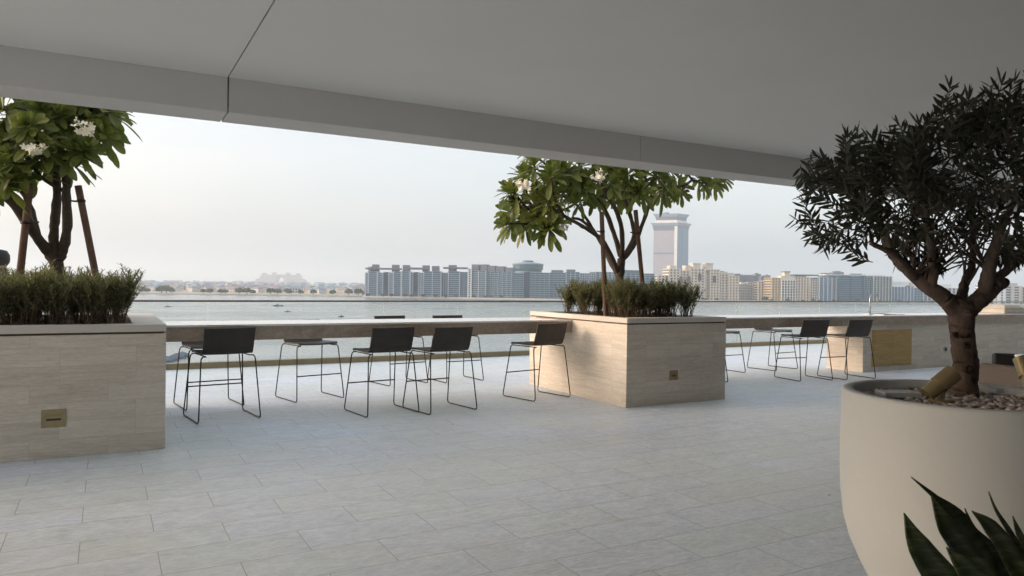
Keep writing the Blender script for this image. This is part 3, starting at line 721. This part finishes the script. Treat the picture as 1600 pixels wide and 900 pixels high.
sword([(1478,855,0),(1505,885,0),(1550,940,.03),(1600,1080,.05)],[2,40,50,40],1.22)
sword([(1507,794,0),(1520,828,.02),(1552,870,.05),(1590,950,.08),(1625,1080,.1)],[2,16,38,50,38],1.42,.3)
sword([(1518,798,0),(1545,822,.02),(1575,865,.05),(1610,940,.05),(1640,1080,.1)],[2,30,40,46,40],1.36)
sword([(1544,768,0),(1556,798,0),(1580,838,.03),(1615,910,.05),(1650,1080,.1)],[2,8,16,34,40],1.48,.4)
sword([(1582,806,0),(1592,835,0),(1615,890,.03),(1650,1080,.1)],[2,14,28,36],1.42)
sword([(1660,760,0),(1665,840,0),(1668,930,.03),(1655,1080,.1)],[2,34,44,36],1.4)
MB().lathe([(.10,0),(.12,.02),(.165,.58),(.165,.6),(.15,.6),(.148,.56),(0,.56)],48).build('plant_pot',M['pot'],t,smooth=True)

# ---------------------------------------------------------------- lounge furniture far right
a=at(1527,567,7.0); c=at(1600,576,6.56)
t=thing('sofa','taupe outdoor sofa seen from behind, beyond the round pot','sofa',(a.x,a.y,0),math.atan2(c.y-a.y,c.x-a.x)); zt=a.z
MB().box(0,1.9,0,.12,.10,zt).build('backrest',M['taupe'],t,bevel=.03)
MB().box(.02,1.88,.121,.85,.12,.40).build('seat',M['taupe'],t,bevel=.04)
MB().box(.0,.12,.121,.85,.401,.56).build('armrest',M['taupe'],t,bevel=.03)
for x in (.08,1.8):
    for y in (.06,.78): MB().box(x-.025,x+.025,y-.025,y+.025,0,.119).build('leg',M['black'],t)
a=at(1551,551,8.7); c=at(1640,551,8.5)
t=thing('lounge_chair','low black lounge chair behind the taupe sofa','chair',(a.x,a.y,0),math.atan2(c.y-a.y,c.x-a.x))
MB().box(0,1.5,-.05,.05,.16,a.z).build('backrest',M['black'],t,bevel=.02)
MB().box(.01,1.49,.051,.8,.16,.36).build('seat',M['black'],t,bevel=.02)
for x in (.07,1.43):
    for y in (0,.72): MB().box(x-.02,x+.02,y-.02,y+.02,0,.159).build('leg',M['black'],t)
p=at(1612,555.5,7.9)
t=thing('side_table','round white side table between the taupe sofa and the black lounge chair','table',(p.x,p.y,0))
MB().lathe([(0,p.z-.02),(.15,p.z-.02),(.155,p.z-.01),(.15,p.z),(0,p.z)],40).build('tabletop',M['white'],t)
MB().lathe([(.12,0),(.12,.012),(.018,.02),(.016,p.z-.021)],20).build('pedestal',M['black'],t)

# ---------------------------------------------------------------- person beyond the left planter
hp=at(1,406,8.9)
t=thing('person','person with short black hair in dark clothes standing beyond the left planter, facing the water','person',(hp.x,hp.y,0))
z=hp.z
J={'pel':(0,0,.93,.13),'ch':(0,0,1.25,.15),'nk':(0,0,z-.20,.06),'hd':(0,.01,z-.13,.07)}
me=bpy.data.meshes.new('body')
vs=[(0,0,.93),(0,0,1.12),(0,0,1.33),(0,.0,1.46),(0,.0,1.55),(0,.01,1.62),(0,.01,1.70),
 (.10,0,.88),(.11,.01,.48),(.11,0,.09),(.11,.14,.03),(-.10,0,.88),(-.11,.01,.48),(-.11,0,.09),(-.11,.14,.03),
 (.19,0,1.40),(.24,0,1.12),(.23,.06,.88),(.225,.08,.80),(-.19,0,1.40),(-.24,0,1.12),(-.23,.06,.88),(-.225,.08,.80)]
dz=z-1.645
vs=[(a,b_,c_*(1+dz/1.645)) for a,b_,c_ in vs]
ed=[(0,1),(1,2),(2,3),(3,4),(4,5),(5,6),(0,7),(7,8),(8,9),(9,10),(0,11),(11,12),(12,13),(13,14),(2,15),(15,16),(16,17),(17,18),(2,19),(19,20),(20,21),(21,22)]
rad=[.14,.13,.15,.07,.055,.085,.08,.09,.06,.04,.035,.09,.06,.04,.035,.06,.045,.035,.03,.06,.045,.035,.03]
me.from_pydata(vs,ed,[]); me.materials.append(M['shirt']); o=bpy.data.objects.new('body',me); COL.objects.link(o); o.parent=t
sk=o.modifiers.new('skin','SKIN'); sk.use_smooth_shade=True
if not me.skin_vertices:
    try: me.attributes.new('skin','FLOAT',  'POINT')
    except Exception: pass
try:
    for i,v in enumerate(me.skin_vertices[0].data): v.radius=(rad[i],rad[i]*.8); v.use_root=(i==0)
except Exception as ex: print('skin',ex)
sb=o.modifiers.new('sub','SUBSURF'); sb.levels=1; sb.render_levels=2
b=MB(); b.lathe([(0,-.11),(.05,-.10),(.078,-.05),(.088,0),(.086,.05),(.06,.098),(.0,.115)],20,(0,.01,z),1,1.12); hdo=b.build('head',M['skin'],t,smooth=True)
b=MB(); b.lathe([(.07,-.07),(.094,-.03),(.099,.01),(.096,.06),(.066,.112),(.0,.128)],20,(0,-.008,z),1,1.1); b.build('hair',M['hair'],hdo,smooth=True)

# ================================================================ FAR SHORE
BZ=SEA+1.2
def ground(px,D):     # foot point at forward distance D on the line of pixel column px
    r=ray(px,455); p=Vector((0,0,HC))+r*D; return Vector((p.x,p.y,BZ))
def ztop(px,py,D): return at(px,py,D).z
def land(name,pts):
    b=MB(); b.prism([(p.x,p.y) for p in pts],SEA-.5,BZ); tag(b.build(name,M['land']),kind='structure')
land('far_island_left',[ground(-600,1060),ground(300,1000),ground(565,1010),ground(575,1600),ground(800,6200),ground(-900,6000)][::1])
land('far_island_right',[ground(566,985),ground(900,955),ground(1100,1020),ground(1440,1060),ground(2300,1200),ground(2300,2600),ground(566,2600)])
class Bld:
    def __init__(s,name,label,x0,x1,D,D1=None,depth=22,cat='building'):
        a=ground(x0,D); c=ground(x1,D1 or D); s.w=(c-a).length; s.x0=x0; s.x1=x1; s.D=D; s.D1=D1 or D
        s.t=thing(name,label,cat,a,math.atan2(c.y-a.y,c.x-a.x)); s.dep=depth; s.H=0
    def X(s,px): return s.w*(px-s.x0)/(s.x1-s.x0)
    def Z(s,px,py): return ztop(px,py,s.D+(s.D1-s.D)*(px-s.x0)/(s.x1-s.x0))-BZ
    def block(s,xa,xb,py,core,pier,slabm,bays,floors,y0=0,depth=None,z0=0,pw=.35,sh=.35,out=.7,name='wing',par=True):
        X0,X1=s.X(xa),s.X(xb); H=s.Z((xa+xb)/2,py); d=depth or s.dep
        c=MB().box(X0+.3,X1-.3,y0+.6,y0+d,z0,H-.4).build('glazing',core,s.t)
        n=floors; fh=(H-z0)/n
        for i in range(n+1):
            z=z0+i*fh; MB().box(X0,X1,y0-(.0),y0+d+.1,z-(0 if i==0 else sh*fh*.5),min(z+sh*fh*.5,H)+(0.003*i)).build('floor_band',slabm,s.t)
        if bays:
            bw=(X1-X0)/bays
            for i in range(bays+1):
                x=X0+i*bw; MB().box(x-pw*bw*.5,x+pw*bw*.5,y0-out,y0+.59,z0,H+.2).build('pier',pier,s.t)
        return X0,X1,H
    def cap(s,xa,xb,py0,py1,m_,y0=0,depth=None,name='roof_pavilion'):
        z0=s.Z((xa+xb)/2,py1); z1=s.Z((xa+xb)/2,py0)
        MB().box(s.X(xa),s.X(xb),y0,y0+(depth or s.dep*.6),z0,z1).build(name,m_,s.t)
M['bpale']=bmat('pale_blue_render',(.36,.43,.50))
# glass apartment blocks, left of centre
B=Bld('apartment_block','blue glass apartment block at the left end of the shoreline row',571,627,990)
B.block(571,576,426,M['bpale'],M['bpale'],M['slab'],1,13,sh=.3); B.block(576.3,590,424,M['bglass'],M['bpale'],M['slab'],1,13,y0=-3,pw=.14)
B.block(590.3,598,426,M['bglass2'],M['bpale'],M['bpale'],1,13,pw=.2); B.block(598.2,607,425,M['bglass'],M['bglass'],M['bglass'],3,13,y0=3,pw=.1,sh=.1)
B.block(607.3,615,426,M['bglass2'],M['bpale'],M['bpale'],1,13,pw=.2); B.block(615.3,627,424,M['bglass'],M['bpale'],M['slab'],1,13,y0=-3,pw=.14)
B.cap(571,624,418.5,421,M['slate'],-2,24,'roof_canopy'); B.cap(580,589,413,425,M['slate'],4); B.cap(611,621,413.5,425,M['slate'],4); B.cap(574,578,416.5,425,M['bpale'],4)
B=Bld('apartment_block','blue glass apartment block with dark central recess and roof deck, second in its row',628,689,985)
B.block(628,641,424,M['bglass'],M['bpale'],M['slab'],1,13,y0=-3,pw=.14); B.block(641.3,645,426,M['bglass2'],M['bpale'],M['bpale'],1,13,pw=.3); B.block(645.2,653,425,M['bglass'],M['bglass'],M['bglass'],3,13,y0=3,pw=.1,sh=.1)
B.block(653.3,662,426,M['bglass2'],M['bpale'],M['bpale'],2,13,pw=.2); B.block(662.3,689,424,M['bglass'],M['bpale'],M['slab'],2,13,y0=-3,pw=.08)
B.cap(638,668,418,421,M['slate'],-2,24,'roof_canopy'); B.cap(628,638,414,425,M['slate'],4); B.cap(659,669,414.5,425,M['slate'],4); B.cap(674,684.5,415.5,425,M['slate'],4)
B=Bld('apartment_block','blue glass apartment block third in the row, with thin roof canopy',690,736,985)
B.block(690,700,426,M['bglass'],M['bpale'],M['bglass'],3,13,pw=.2,sh=.1); B.block(700.3,718,424,M['bglass'],M['bpale'],M['slab'],1,13,pw=.08,y0=-2); B.block(718.3,731,425,M['bglass'],M['slab'],M['slab'],2,13,pw=.08); B.block(731.3,736,420,M['bglass2'],M['white_wall'],M['white_wall'],1,13,pw=.4,y0=-3)
B.cap(692,730,417.5,420,M['slate'],-2,24,'roof_canopy'); B.cap(700,712,414,426,M['slate'],4)
B=Bld('apartment_block','long teal glass apartment block with stepped rooftop, left of the round tower',737,800,985,970)
B.block(737,760,423,M['tglass'],M['bpale'],M['slab'],2,13,pw=.08,y0=-2); B.block(760.3,779,424,M['tglass'],M['slab'],M['slab'],3,13,pw=.08); B.block(779.3,800,425,M['bglass'],M['bpale'],M['slab'],3,13,pw=.06,y0=-2)
B.cap(735,746,413,424,M['slate'],4); B.cap(749,759,413,424,M['slate'],4); B.cap(760,772,415,425,M['slate'],4); B.cap(773,786,416,426,M['slate'],4); B.cap(788,799,418,426,M['slate'],4)
B=Bld('round_tower','round glass tower with a disc roof rising over the middle of the shoreline row',801,849,1090)
cx=B.w/2; rr=B.w/2
def H(py,D=1090): return ztop(825,py,D)-BZ
MB().lathe([(rr*.93,0),(rr*.93,H(424))],40,(cx,rr,0)).build('glazing',M['bglass2'],B.t)
for i in range(13):
    z=H(424)*(i+.7)/13; MB().lathe([(rr*.95,z-.6),(rr*.95,z+.6)],40,(cx,rr,0)).build('floor_band',M['slab'],B.t)
MB().lathe([(rr*.9,H(424)),(rr*1.0,H(420)),(rr*1.02,H(413.5)),(rr*.98,H(412.5))],40,(cx,rr,0)).build('crown_ring',M['tglass'],B.t)
MB().lathe([(rr*1.04,H(413)),(rr*1.04,H(411.6)),(rr*.7,H(410)),(rr*.3,H(408.6)),(0.01,H(408))],40,(cx,rr,0)).build('disc_roof',M['slab'],B.t)
MB().lathe([(rr*.35,H(409)),(rr*.35,H(406.5))],20,(cx,rr,0)).build('roof_plant',M['slate'],B.t)
B=Bld('apartment_block','teal glass apartment block standing in front of the round tower',800.5,858,962)
B.block(800.5,818,427,M['tglass'],M['slab'],M['slab'],3,12,pw=.08); B.block(818.3,828,425,M['bglass'],M['bglass'],M['bglass'],3,12,y0=3,pw=.1,sh=.1); B.block(828.3,858,426,M['tglass'],M['slab'],M['slab'],4,12,pw=.05,y0=-2)
B=Bld('apartment_block','teal glass apartment block right of the round tower',859,905,962)
B.block(859,884,426,M['tglass'],M['slab'],M['slab'],4,12,pw=.06); B.block(884.3,905,425,M['bglass'],M['bpale'],M['slab'],3,12,y0=-2,pw=.1)
B.cap(862,880,422,427,M['slate'],4); B.cap(886,899,421,426,M['slate'],4)
B=Bld('apartment_block','pale apartment block half hidden behind the middle planter hedge',906,962,975,990)
B.block(906,930,427,M['gwin'],M['bpale'],M['bpale'],7,12,pw=.35,sh=.4); B.block(930.3,962,425,M['tglass'],M['bpale'],M['slab'],5,12,pw=.2)
B=Bld('apartment_block','grey apartment block behind the frangipani trunk',963,1022,1010,1020)
B.block(963,1022,427,M['tglass'],M['slab'],M['slab'],8,12,pw=.15); B.cap(975,1000,422,428,M['slate'],4)
# cream buildings
B=Bld('apartment_palace','cream apartment palace with two square roof towers below the tall glass tower',1028,1152,1050,1075,26)
for (xa,xb,py,bays,y0) in ((1028,1044,430,4,0),(1044.4,1060,420,4,-3),(1060.4,1076,423,4,0),(1076.4,1098,420,5,-4),(1098.4,1107,427,2,0),(1107.4,1121,421,4,-4),(1121.4,1137,428,4,0),(1137.4,1152,431,4,-3)):
    B.block(xa,xb,py,M['gwin'],M['cream'],M['cream'],max(2,bays-1),int(round((469-py)/4.3)),y0=y0,pw=.5,sh=.5,out=.2)
for (xa,xb,p0,p1) in ((1047,1056,415,421),(1071,1079,415,424),(1083,1094,413,421),(1103,1114,413,423),(1121,1136,424.5,429),(1139,1148,427,432)): B.cap(xa,xb,p0,p1,M['cream'],2,12)
for (xa,xb,p0,p1) in ((1082,1095,411,413),(1102,1115,411,413)): B.cap(xa,xb,p0,p1,M['pale'],1,14,'cornice')
for k,(x_,y_) in enumerate(((1061,431),(1073,431),(1090,427),(1113,430))):   # arched recesses
    X=B.X(x_); z=B.Z(x_,y_+3); w=2.4; b=MB(); pts=[(X-w,z-8),(X+w,z-8),(X+w,z)]+[(X+w*math.cos(a),z+w*math.sin(a)) for a in [math.pi*i/8 for i in range(1,8)]]+[(X-w,z)]
    b.add([(p[0],-5.35,p[1]) for p in pts]+[(p[0],-4.75,p[1]) for p in pts],[tuple(range(len(pts))),tuple(range(2*len(pts)-1,len(pts)-1,-1))]+[(i,i+len(pts),(i+1)%len(pts)+len(pts),(i+1)%len(pts)) for i in range(len(pts))]); b.build('arched_window',M['gwin'],B.t)
B=Bld('apartment_block','low pale apartment block between the cream palace and the yellow one, left half',1153,1183,1110,None,20)
B.block(1153,1168,444,M['gwin'],M['pale'],M['pale'],5,6,pw=.4,sh=.4,y0=-2); B.block(1168.4,1183,441,M['gwin'],M['pale'],M['pale'],4,7,pw=.45,sh=.4); B.cap(1158,1164,441,445,M['pale'],2,8)
B=Bld('apartment_block','slim cream apartment block beside the yellow arcaded one',1184,1205,1075,None,20)
B.block(1184,1193,440,M['gwin'],M['cream'],M['cream'],2,8,pw=.45,sh=.4,y0=-2); B.block(1193.4,1205,438,M['gwin'],M['pale'],M['pale'],4,9,pw=.3,sh=.35)
B=Bld('apartment_block','yellow and cream apartment block with white arcade bays and a central pediment',1206,1279,1045,1055,24)
B.block(1206,1219,434,M['gwin'],M['cream2'],M['cream2'],3,9,pw=.5,sh=.5); B.block(1219.4,1241,438,M['gwin'],M['white_wall'],M['white_wall'],5,8,y0=-3,pw=.22,sh=.25); B.block(1241.4,1264,433,M['gwin'],M['cream'],M['cream'],5,9,pw=.5,sh=.4); B.block(1264.4,1279,436,M['gwin'],M['pale'],M['pale'],4,9,pw=.35,sh=.4,y0=-2)
B.cap(1220,1240,431,438.3,M['cream'],-1,14); B.cap(1226,1234,425,431,M['cream'],1,8); B.cap(1225,1235,424,425.2,M['slate'],0,10,'cupola_roof'); B.cap(1242,1279,429,431,M['slate'],0,18,'roof_canopy'); B.cap(1243,1262,431,434,M['pale'],4,12)
# slate skyline behind
for i,(xa,xb,py,D) in enumerate(((1121,1135,424,1500),(1136,1149,427,1450),(1150,1160,428,1500),(1161,1179,430,1520),(1180,1188,427,1550),(1189,1196,431,1500),(1197,1203,429,1500),(1283,1300,427,1650),(1302,1317,424,1650),(1330,1350,428,1600))):
    B=Bld('distant_block','hazy slate-coloured block on the skyline behind the shore buildings, number %s from the left'%['first','second','third','fourth','fifth','sixth','seventh','eighth','ninth','tenth'][i],xa,xb,D,None,20)
    B.block(xa,xb,py+1,M['slate'],M['slate'],M['slab'],3,12,pw=.3,sh=.2); B.cap(xa+2,xb-3,py-.5,py+1,M['slate'],3,10)
B=Bld('glass_hotel','wide dark blue glass block with white balcony lines right of the yellow block',1280,1391,1050,1070,26)
B.block(1280,1306,434,M['bglass2'],M['pale'],M['slab'],4,11,pw=.15,sh=.3); B.block(1306.4,1345,432,M['bglass'],M['bglass'],M['slab'],2,12,y0=-4,pw=.03,sh=.18); B.block(1345.4,1362,433,M['tglass'],M['slab'],M['slab'],4,12,pw=.12,sh=.25); B.block(1362.4,1391,432,M['tglass'],M['pale'],M['slab'],6,12,y0=-3,pw=.15,sh=.2)
B.cap(1290,1385,429.5,430.7,M['white_wall'],0,20,'roof_canopy'); B.cap(1320,1330,430.7,434,M['slate'],5,8); B.cap(1352,1356,430.7,434,M['slate'],5,8)
B=Bld('low_glass_block','low pale blue block with white roofs behind the olive branches',1392,1442,1090,None,24)
B.block(1392,1428,448,M['bglass2'],M['white_wall'],M['bglass2'],7,6,pw=.15,sh=.15); B.block(1428.4,1442,450,M['bglass'],M['slab'],M['slab'],3,6,pw=.2); B.cap(1394,1424,440,446,M['white_wall'],6,14); B.cap(1426,1438,441,449,M['pale'],6,14)
B=Bld('low_glass_block','second low blue-grey block behind the olive trunk fork',1443,1500,1090,None,24)
B.block(1443,1500,450,M['bglass'],M['pale'],M['slab'],9,6,pw=.2,sh=.3); B.cap(1455,1490,444,450,M['white_wall'],6,14)
B=Bld('white_block','white apartment block with small square windows right of the olive trunk',1538,1568,1080,None,22)
B.block(1538,1560,445,M['gwin'],M['white_wall'],M['white_wall'],4,7,pw=.55,sh=.5); B.block(1560.4,1568,440,M['bglass2'],M['white_wall'],M['white_wall'],1,9,pw=.5,sh=.3,y0=-2); B.cap(1566,1578,441,443,M['slate'],3,12)
B=Bld('cream_block','cream block with long balconies at the right edge of the photo',1569,1595,1085,None,22)
B.block(1569,1595,447,M['tglass'],M['cream'],M['pale'],2,7,pw=.4,sh=.5); B.cap(1576,1592,442,447,M['pale'],3,14)
B=Bld('low_glass_block','teal glass block cut off by the right edge of the photo',1596,1660,1085,None,22)
B.block(1596,1660,449,M['tglass'],M['pale'],M['slab'],6,6,pw=.2,sh=.3)
# tall tower
D=2128; cxp,zp=1057,None
t=thing('tall_tower','tall pale glass tower with flared double crown rising over the cream palace','tower',ground(1057,D))
O=Vector(t.location); lx=ground(1020,D+22)-O; rx=ground(1074,D+34)-O
def quad(s0,off=(0,0)):   # footprint scaled about its centre
    P=[Vector((0,0,0)),rx,lx+rx,lx]; c=(lx+rx)/2; return [((p-c)*s0+c).to_2d() for p in P]
def TZ(py): return ztop(1050,py,D)-BZ
MB().prism(quad(1),0,TZ(360)).build('tower_body',M['towerf'],t)
def fin(a,b_,f0,f1,z0,z1,m_,out=.8,name='facade_strip'):
    d=(b_-a); n=Vector((d.y,-d.x,0)).normalized()
    c=(lx+rx)/2
    if n.dot((a+b_)/2-c)<0: n=-n
    p0=a+d*f0; p1=a+d*f1; MB().prism([p.to_2d() for p in (p0,p1,p1+n*out,p0+n*out)],z0,z1).build(name,m_,t)
Z0=Vector((0,0,0))
fin(Z0,rx,.0,.20,0,TZ(350),M['bglass2'],1.2); fin(Z0,rx,.22,.45,0,TZ(350),M['towerg'],.8); fin(Z0,rx,.47,.6,0,TZ(350),M['bglass2'],1.4); fin(Z0,rx,.62,1,0,TZ(350),M['towerg'],1)
fin(Z0,lx,.0,.12,0,TZ(352),M['white_wall'],1.5); fin(Z0,lx,.12,1,TZ(396.5),TZ(395),M['slate'],1,'sky_deck')
for i in range(1,32): fin(Z0,lx,.13,.98,TZ(466-i*3.4)-.35,TZ(466-i*3.4)+.35,M['slab'],.4,'floor_line') if TZ(466-i*3.4)<TZ(362) else None
MB().prism(quad(1.0),TZ(360)+.01,TZ(352),quad(1.08)).build('lower_crown_neck',M['slate'],t)
MB().prism(quad(1.08),TZ(352)+.01,TZ(348),quad(1.20)).build('lower_crown',M['slab'],t)
MB().prism(quad(.93),TZ(348)+.01,TZ(343.5)).build('crown_recess',M['white_wall'],t)
MB().prism(quad(.86),TZ(343.5)+.01,TZ(338),quad(.93)).build('upper_crown_neck',M['slate'],t)
MB().prism(quad(.93),TZ(338)+.01,TZ(333.5),quad(1.07)).build('upper_crown',M['slab'],t)
c=(lx+rx)/2+(lx-rx)*.15; MB().box(c.x-7,c.x+7,c.y-7,c.y+7,TZ(333.5),TZ(331)).build('roof_plant',M['slate'],t)
# far arched resort
D=5200
t=thing('arched_resort','huge pale resort hotel with a central arch, faint on the left horizon','hotel',ground(437,D),math.atan2(CR.y,CR.x))
def RX(px): return (px-437)/FPX*D
def RZ(py): return ztop(437,py,D)-BZ
def strip(pts,name):
    n=len(pts); b=MB(); b.add([(p[0],0,p[1]) for p in pts]+[(p[0],70,p[1]) for p in pts],[tuple(range(n)),tuple(range(2*n-1,n-1,-1))]+[(i,i+n,(i+1)%n+n,(i+1)%n) for i in range(n)]); b.build(name,M['resort'],t)
for s_ in (-1,1):
    pr=[(6,449),(42,449),(42,440),(38,440),(38,437),(34,435.5),(31,435),(31,431),(27,431),(25,429.5),(13,430),(10,429),(6,430)]
    strip([(RX(437+s_*a),max(RZ(y),0)) for a,y in pr],'wing')
    strip([(RX(437+s_*a),RZ(y)) for a,y in ((29,431.2),(24,431.2),(25,428),(26.5,426.5),(28,428))],'turret'); strip([(RX(437+s_*a),RZ(y)) for a,y in ((13,430.1),(9,430.1),(9.6,427),(10.6,425.5),(12,427))],'turret')
arc=[(6,430)]+[(6,437.5)]+[(5.6*math.cos(a),437.5-5.0*math.sin(a)) for a in [math.pi*k/10 for k in range(0,11)]]+[(-6,437.5),(-6,430),(-3,428.8),(3,428.8)]
strip([(RX(437+a),RZ(y)) for a,y in arc],'arch'); strip([(RX(437+a),RZ(y)) for a,y in ((6,449),(-6,449),(-6,443.5),(6,443.5))],'arch_base')
# villas and trees of the left island
random.seed(9)
def villa(seed):
    b=MB(); w=random.uniform(12,20); d=random.uniform(10,14); h=random.uniform(6,8.5)
    b.cur=0; b.box(-w/2,w/2,-d/2,d/2,0,h); b.box(-w/2-3,-w/2,-d/2+1,d/2-3,0,h*.55)
    b.cur=1; b.prism([(-w/2-.8,-d/2-.8),(w/2+.8,-d/2-.8),(w/2+.8,d/2+.8),(-w/2-.8,d/2+.8)],h,h+2.6,[(-w/4,-.6),(w/4,-.6),(w/4,.6),(-w/4,.6)])
    b.cur=2
    for fz in (1,4.3):
        for k in range(4): x=-w/2+w*(k+.5)/4; b.box(x-1,x+1,-d/2-.15,-d/2-.02,fz,fz+1.9)
    return b.build('villa',[M['pale'],M['resort'] if seed%2 else M['slab'],M['gwin']])
vp=[villa(i) for i in range(4)]; vu=set(); GV='villas on the far left island'
def tree_far(seed,palm=False):
    random.seed(seed); root=thing('far_tree','x','tree'); MB().tube([(0,0,0),(0,0,4)],[.5,.3],6).build('trunk',M['barkP'],root)
    b=MB()
    for i in range(260):
        a=random.uniform(0,6.28); r=5*math.sqrt(random.random()); z=3+random.random()*5.2*math.sqrt(max(0,1-(r/5.6)**2)); c=Vector((r*math.cos(a),r*math.sin(a),z)); s=random.uniform(.5,1.1)
        x=Vector((random.gauss(0,1),random.gauss(0,1),random.gauss(0,1))).normalized(); y=x.orthogonal().normalized(); b.add([c-x*s-y*s,c+x*s-y*s,c+x*s+y*s,c-x*s+y*s],[(0,1,2,3)])
    b.build('crown',M['canopy'],root); return root
tp=[tree_far(40+i) for i in range(3)]; tu=set()
random.seed(31)
def put(protos,used,p,s,rz,label,cat,group):
    k=random.randint(0,len(protos)-1); o=protos[k] if k not in used else copy_tree(protos[k]); used.add(k)
    o.location=p; o.scale=(s,s,s); o.rotation_euler=(0,0,rz); tag(o,label,cat,group)
for row,(D,nn) in enumerate(((1180,15),(1330,18),(1500,20),(1750,22),(2050,24),(2500,26),(3200,28),(4000,28))):
    for i in range(nn):
        px=195+375*(i+random.uniform(.1,.9))/nn
        put(vp,vu,ground(px,D*random.uniform(.96,1.04)),random.uniform(.8,1.15)*(1+.1*row),random.uniform(0,6.28),'small pale villa among the many on the hazy far left island','house',GV)
GT='trees on the far left island'
for px,D,s in ((222,1020,1.0),(230,1030,.8),(252,1015,1.25),(260,1015,1.25),(268,1030,.9),(318,1040,.8),(328,1030,.9),(345,1020,.8),(352,1030,.8),(374,1020,1.1),(386,1030,1.1),(395,1020,.8),(423,1030,1.1),(434,1030,1.0),(452,1050,.9),(470,1060,.8),(490,1060,.9),(520,1060,.9),(545,1060,1.1),(560,1060,1.2)):
    put(tp,tu,ground(px,D),s,random.uniform(0,6),'dark tree on the near shore of the hazy far left island','tree',GT)
for i in range(45):
    put(tp,tu,ground(random.uniform(195,570),random.uniform(1150,2500)),random.uniform(.6,1.1),random.uniform(0,6),'dark tree on the near shore of the hazy far left island','tree',GT)
for i in range(60):
    px=572+ (1600-572)*(i+random.uniform(0,.9))/60; D=(972 if px<970 else 1030+ (px-970)*.05)-6
    if 1028<px<1180 and random.random()<.3: continue
    put(tp,tu,ground(px,D),random.uniform(.35,.6)*(1.5 if 1185<px<1200 else 1),random.uniform(0,6),'small tree on the promenade in front of the shoreline apartment blocks','tree','promenade trees on the far right shore')
# sea wall in front of the blocks
b=MB()
for xa,Da,xb,Db in ((566,978,900,948),(900,948,1100,1010),(1100,1010,1440,1050),(1440,1050,2300,1190)):
    a=ground(xa,Da); c=ground(xb,Db); n=Vector((a.y-c.y,c.x-a.x,0)).normalized()*3
    b.prism([(a.x,a.y),(c.x,c.y),(c.x+n.x,c.y+n.y),(a.x+n.x,a.y+n.y)],SEA-.5,BZ+1.2)
tag(b.build('sea_wall',M['pale']),'low pale sea wall at the foot of the shoreline apartment blocks','sea wall')
# boats and near rocks
def boat(px,py,s,label):
    p=onZ(px,py,SEA); t=thing('motor_boat',label,'boat',(p.x,p.y,SEA),random.uniform(-.5,.5),'small boats far out on the water'); t.scale=(s,s,s)
    MB().prism([(-3,-.9),(2,-.9),(3.4,0),(2,.9),(-3,.9)],-.2,.8,[(-3.1,-1.1),(2.2,-1.1),(4,0),(2.2,1.1),(-3.1,1.1)]).build('hull',M['slate'],t)
    MB().prism([(-1.2,-.7),(.8,-.7),(.8,.7),(-1.2,.7)],.81,1.7,[(-1,-.6),(.2,-.6),(.2,.6),(-1,.6)]).build('cabin',M['slab'],t)
boat(434,478.5,1.1,'small dark boat on the pale water, largest of those beyond the left counter'); boat(449,487.5,.6,'tiny boat on the water below the larger dark boat'); boat(262,479.5,.6,'tiny boat on the water close to the left planter hedge'); boat(533,495,.6,'tiny boat on the water just above the counter')
random.seed(4)
b=MB()
for i in range(60):
    f=i/59; p=onZ(256+30*f,566-9*f+random.uniform(-1.5,1.5),SEA); s=random.uniform(.6,1.5)
    b.add([Vector((p.x,p.y,SEA+.1))+Vector((v[0]*s*random.uniform(.8,1.4),v[1]*s,v[2]*s*.8)) for v in ico],icf)
tag(b.build('breakwater',M['slate']),'short dark rock breakwater in the water behind the leftmost stools','breakwater')

for px,py,mt,lab in ((411,688,'petal','white fallen petal on the floor right of the left planter'),(705,664,'stem','small brown dead leaf on the floor in front of the overlapping stools'),(1294,775,'stem','small brown dead leaf on the floor left of the round pot'),(885,781,'petal','tiny white petal on the open floor in front of the middle planter')):
    p=onZ(px,py,.004); b=MB()
    for k in range(3 if mt=='petal' else 1): leaf_faces(b,Vector((0,0,.002)),Vector((math.cos(k*2.1),math.sin(k*2.1),.15)),Vector((0,0,1)),.028,.016,.1,.4)
    o=b.build('fallen_petal' if mt=='petal' else 'fallen_leaf',M[mt],loc=p); tag(o,lab,'petal' if mt=='petal' else 'leaf')

# ---------------------------------------------------------------- haze
b=MB(); b.box(-26500,26500,-26500,26500,SEA-2.5,262); o=b.build('haze',None or bpy.data.materials.new('haze'))
tag(o,kind='stuff'); o['label']='pale sea haze over the water and the far shore'; o['category']='haze'; o.display_type='WIRE'
m=o.data.materials[0]; m.use_nodes=True; nt=m.node_tree; nt.nodes.clear()
v=node(nt,'ShaderNodeVolumePrincipled',{'Color':(.84,.93,1.0,1),'Density':.00021,'Anisotropy':.3})
nt.links.new(v.outputs[0],node(nt,'ShaderNodeOutputMaterial').inputs['Volume'])
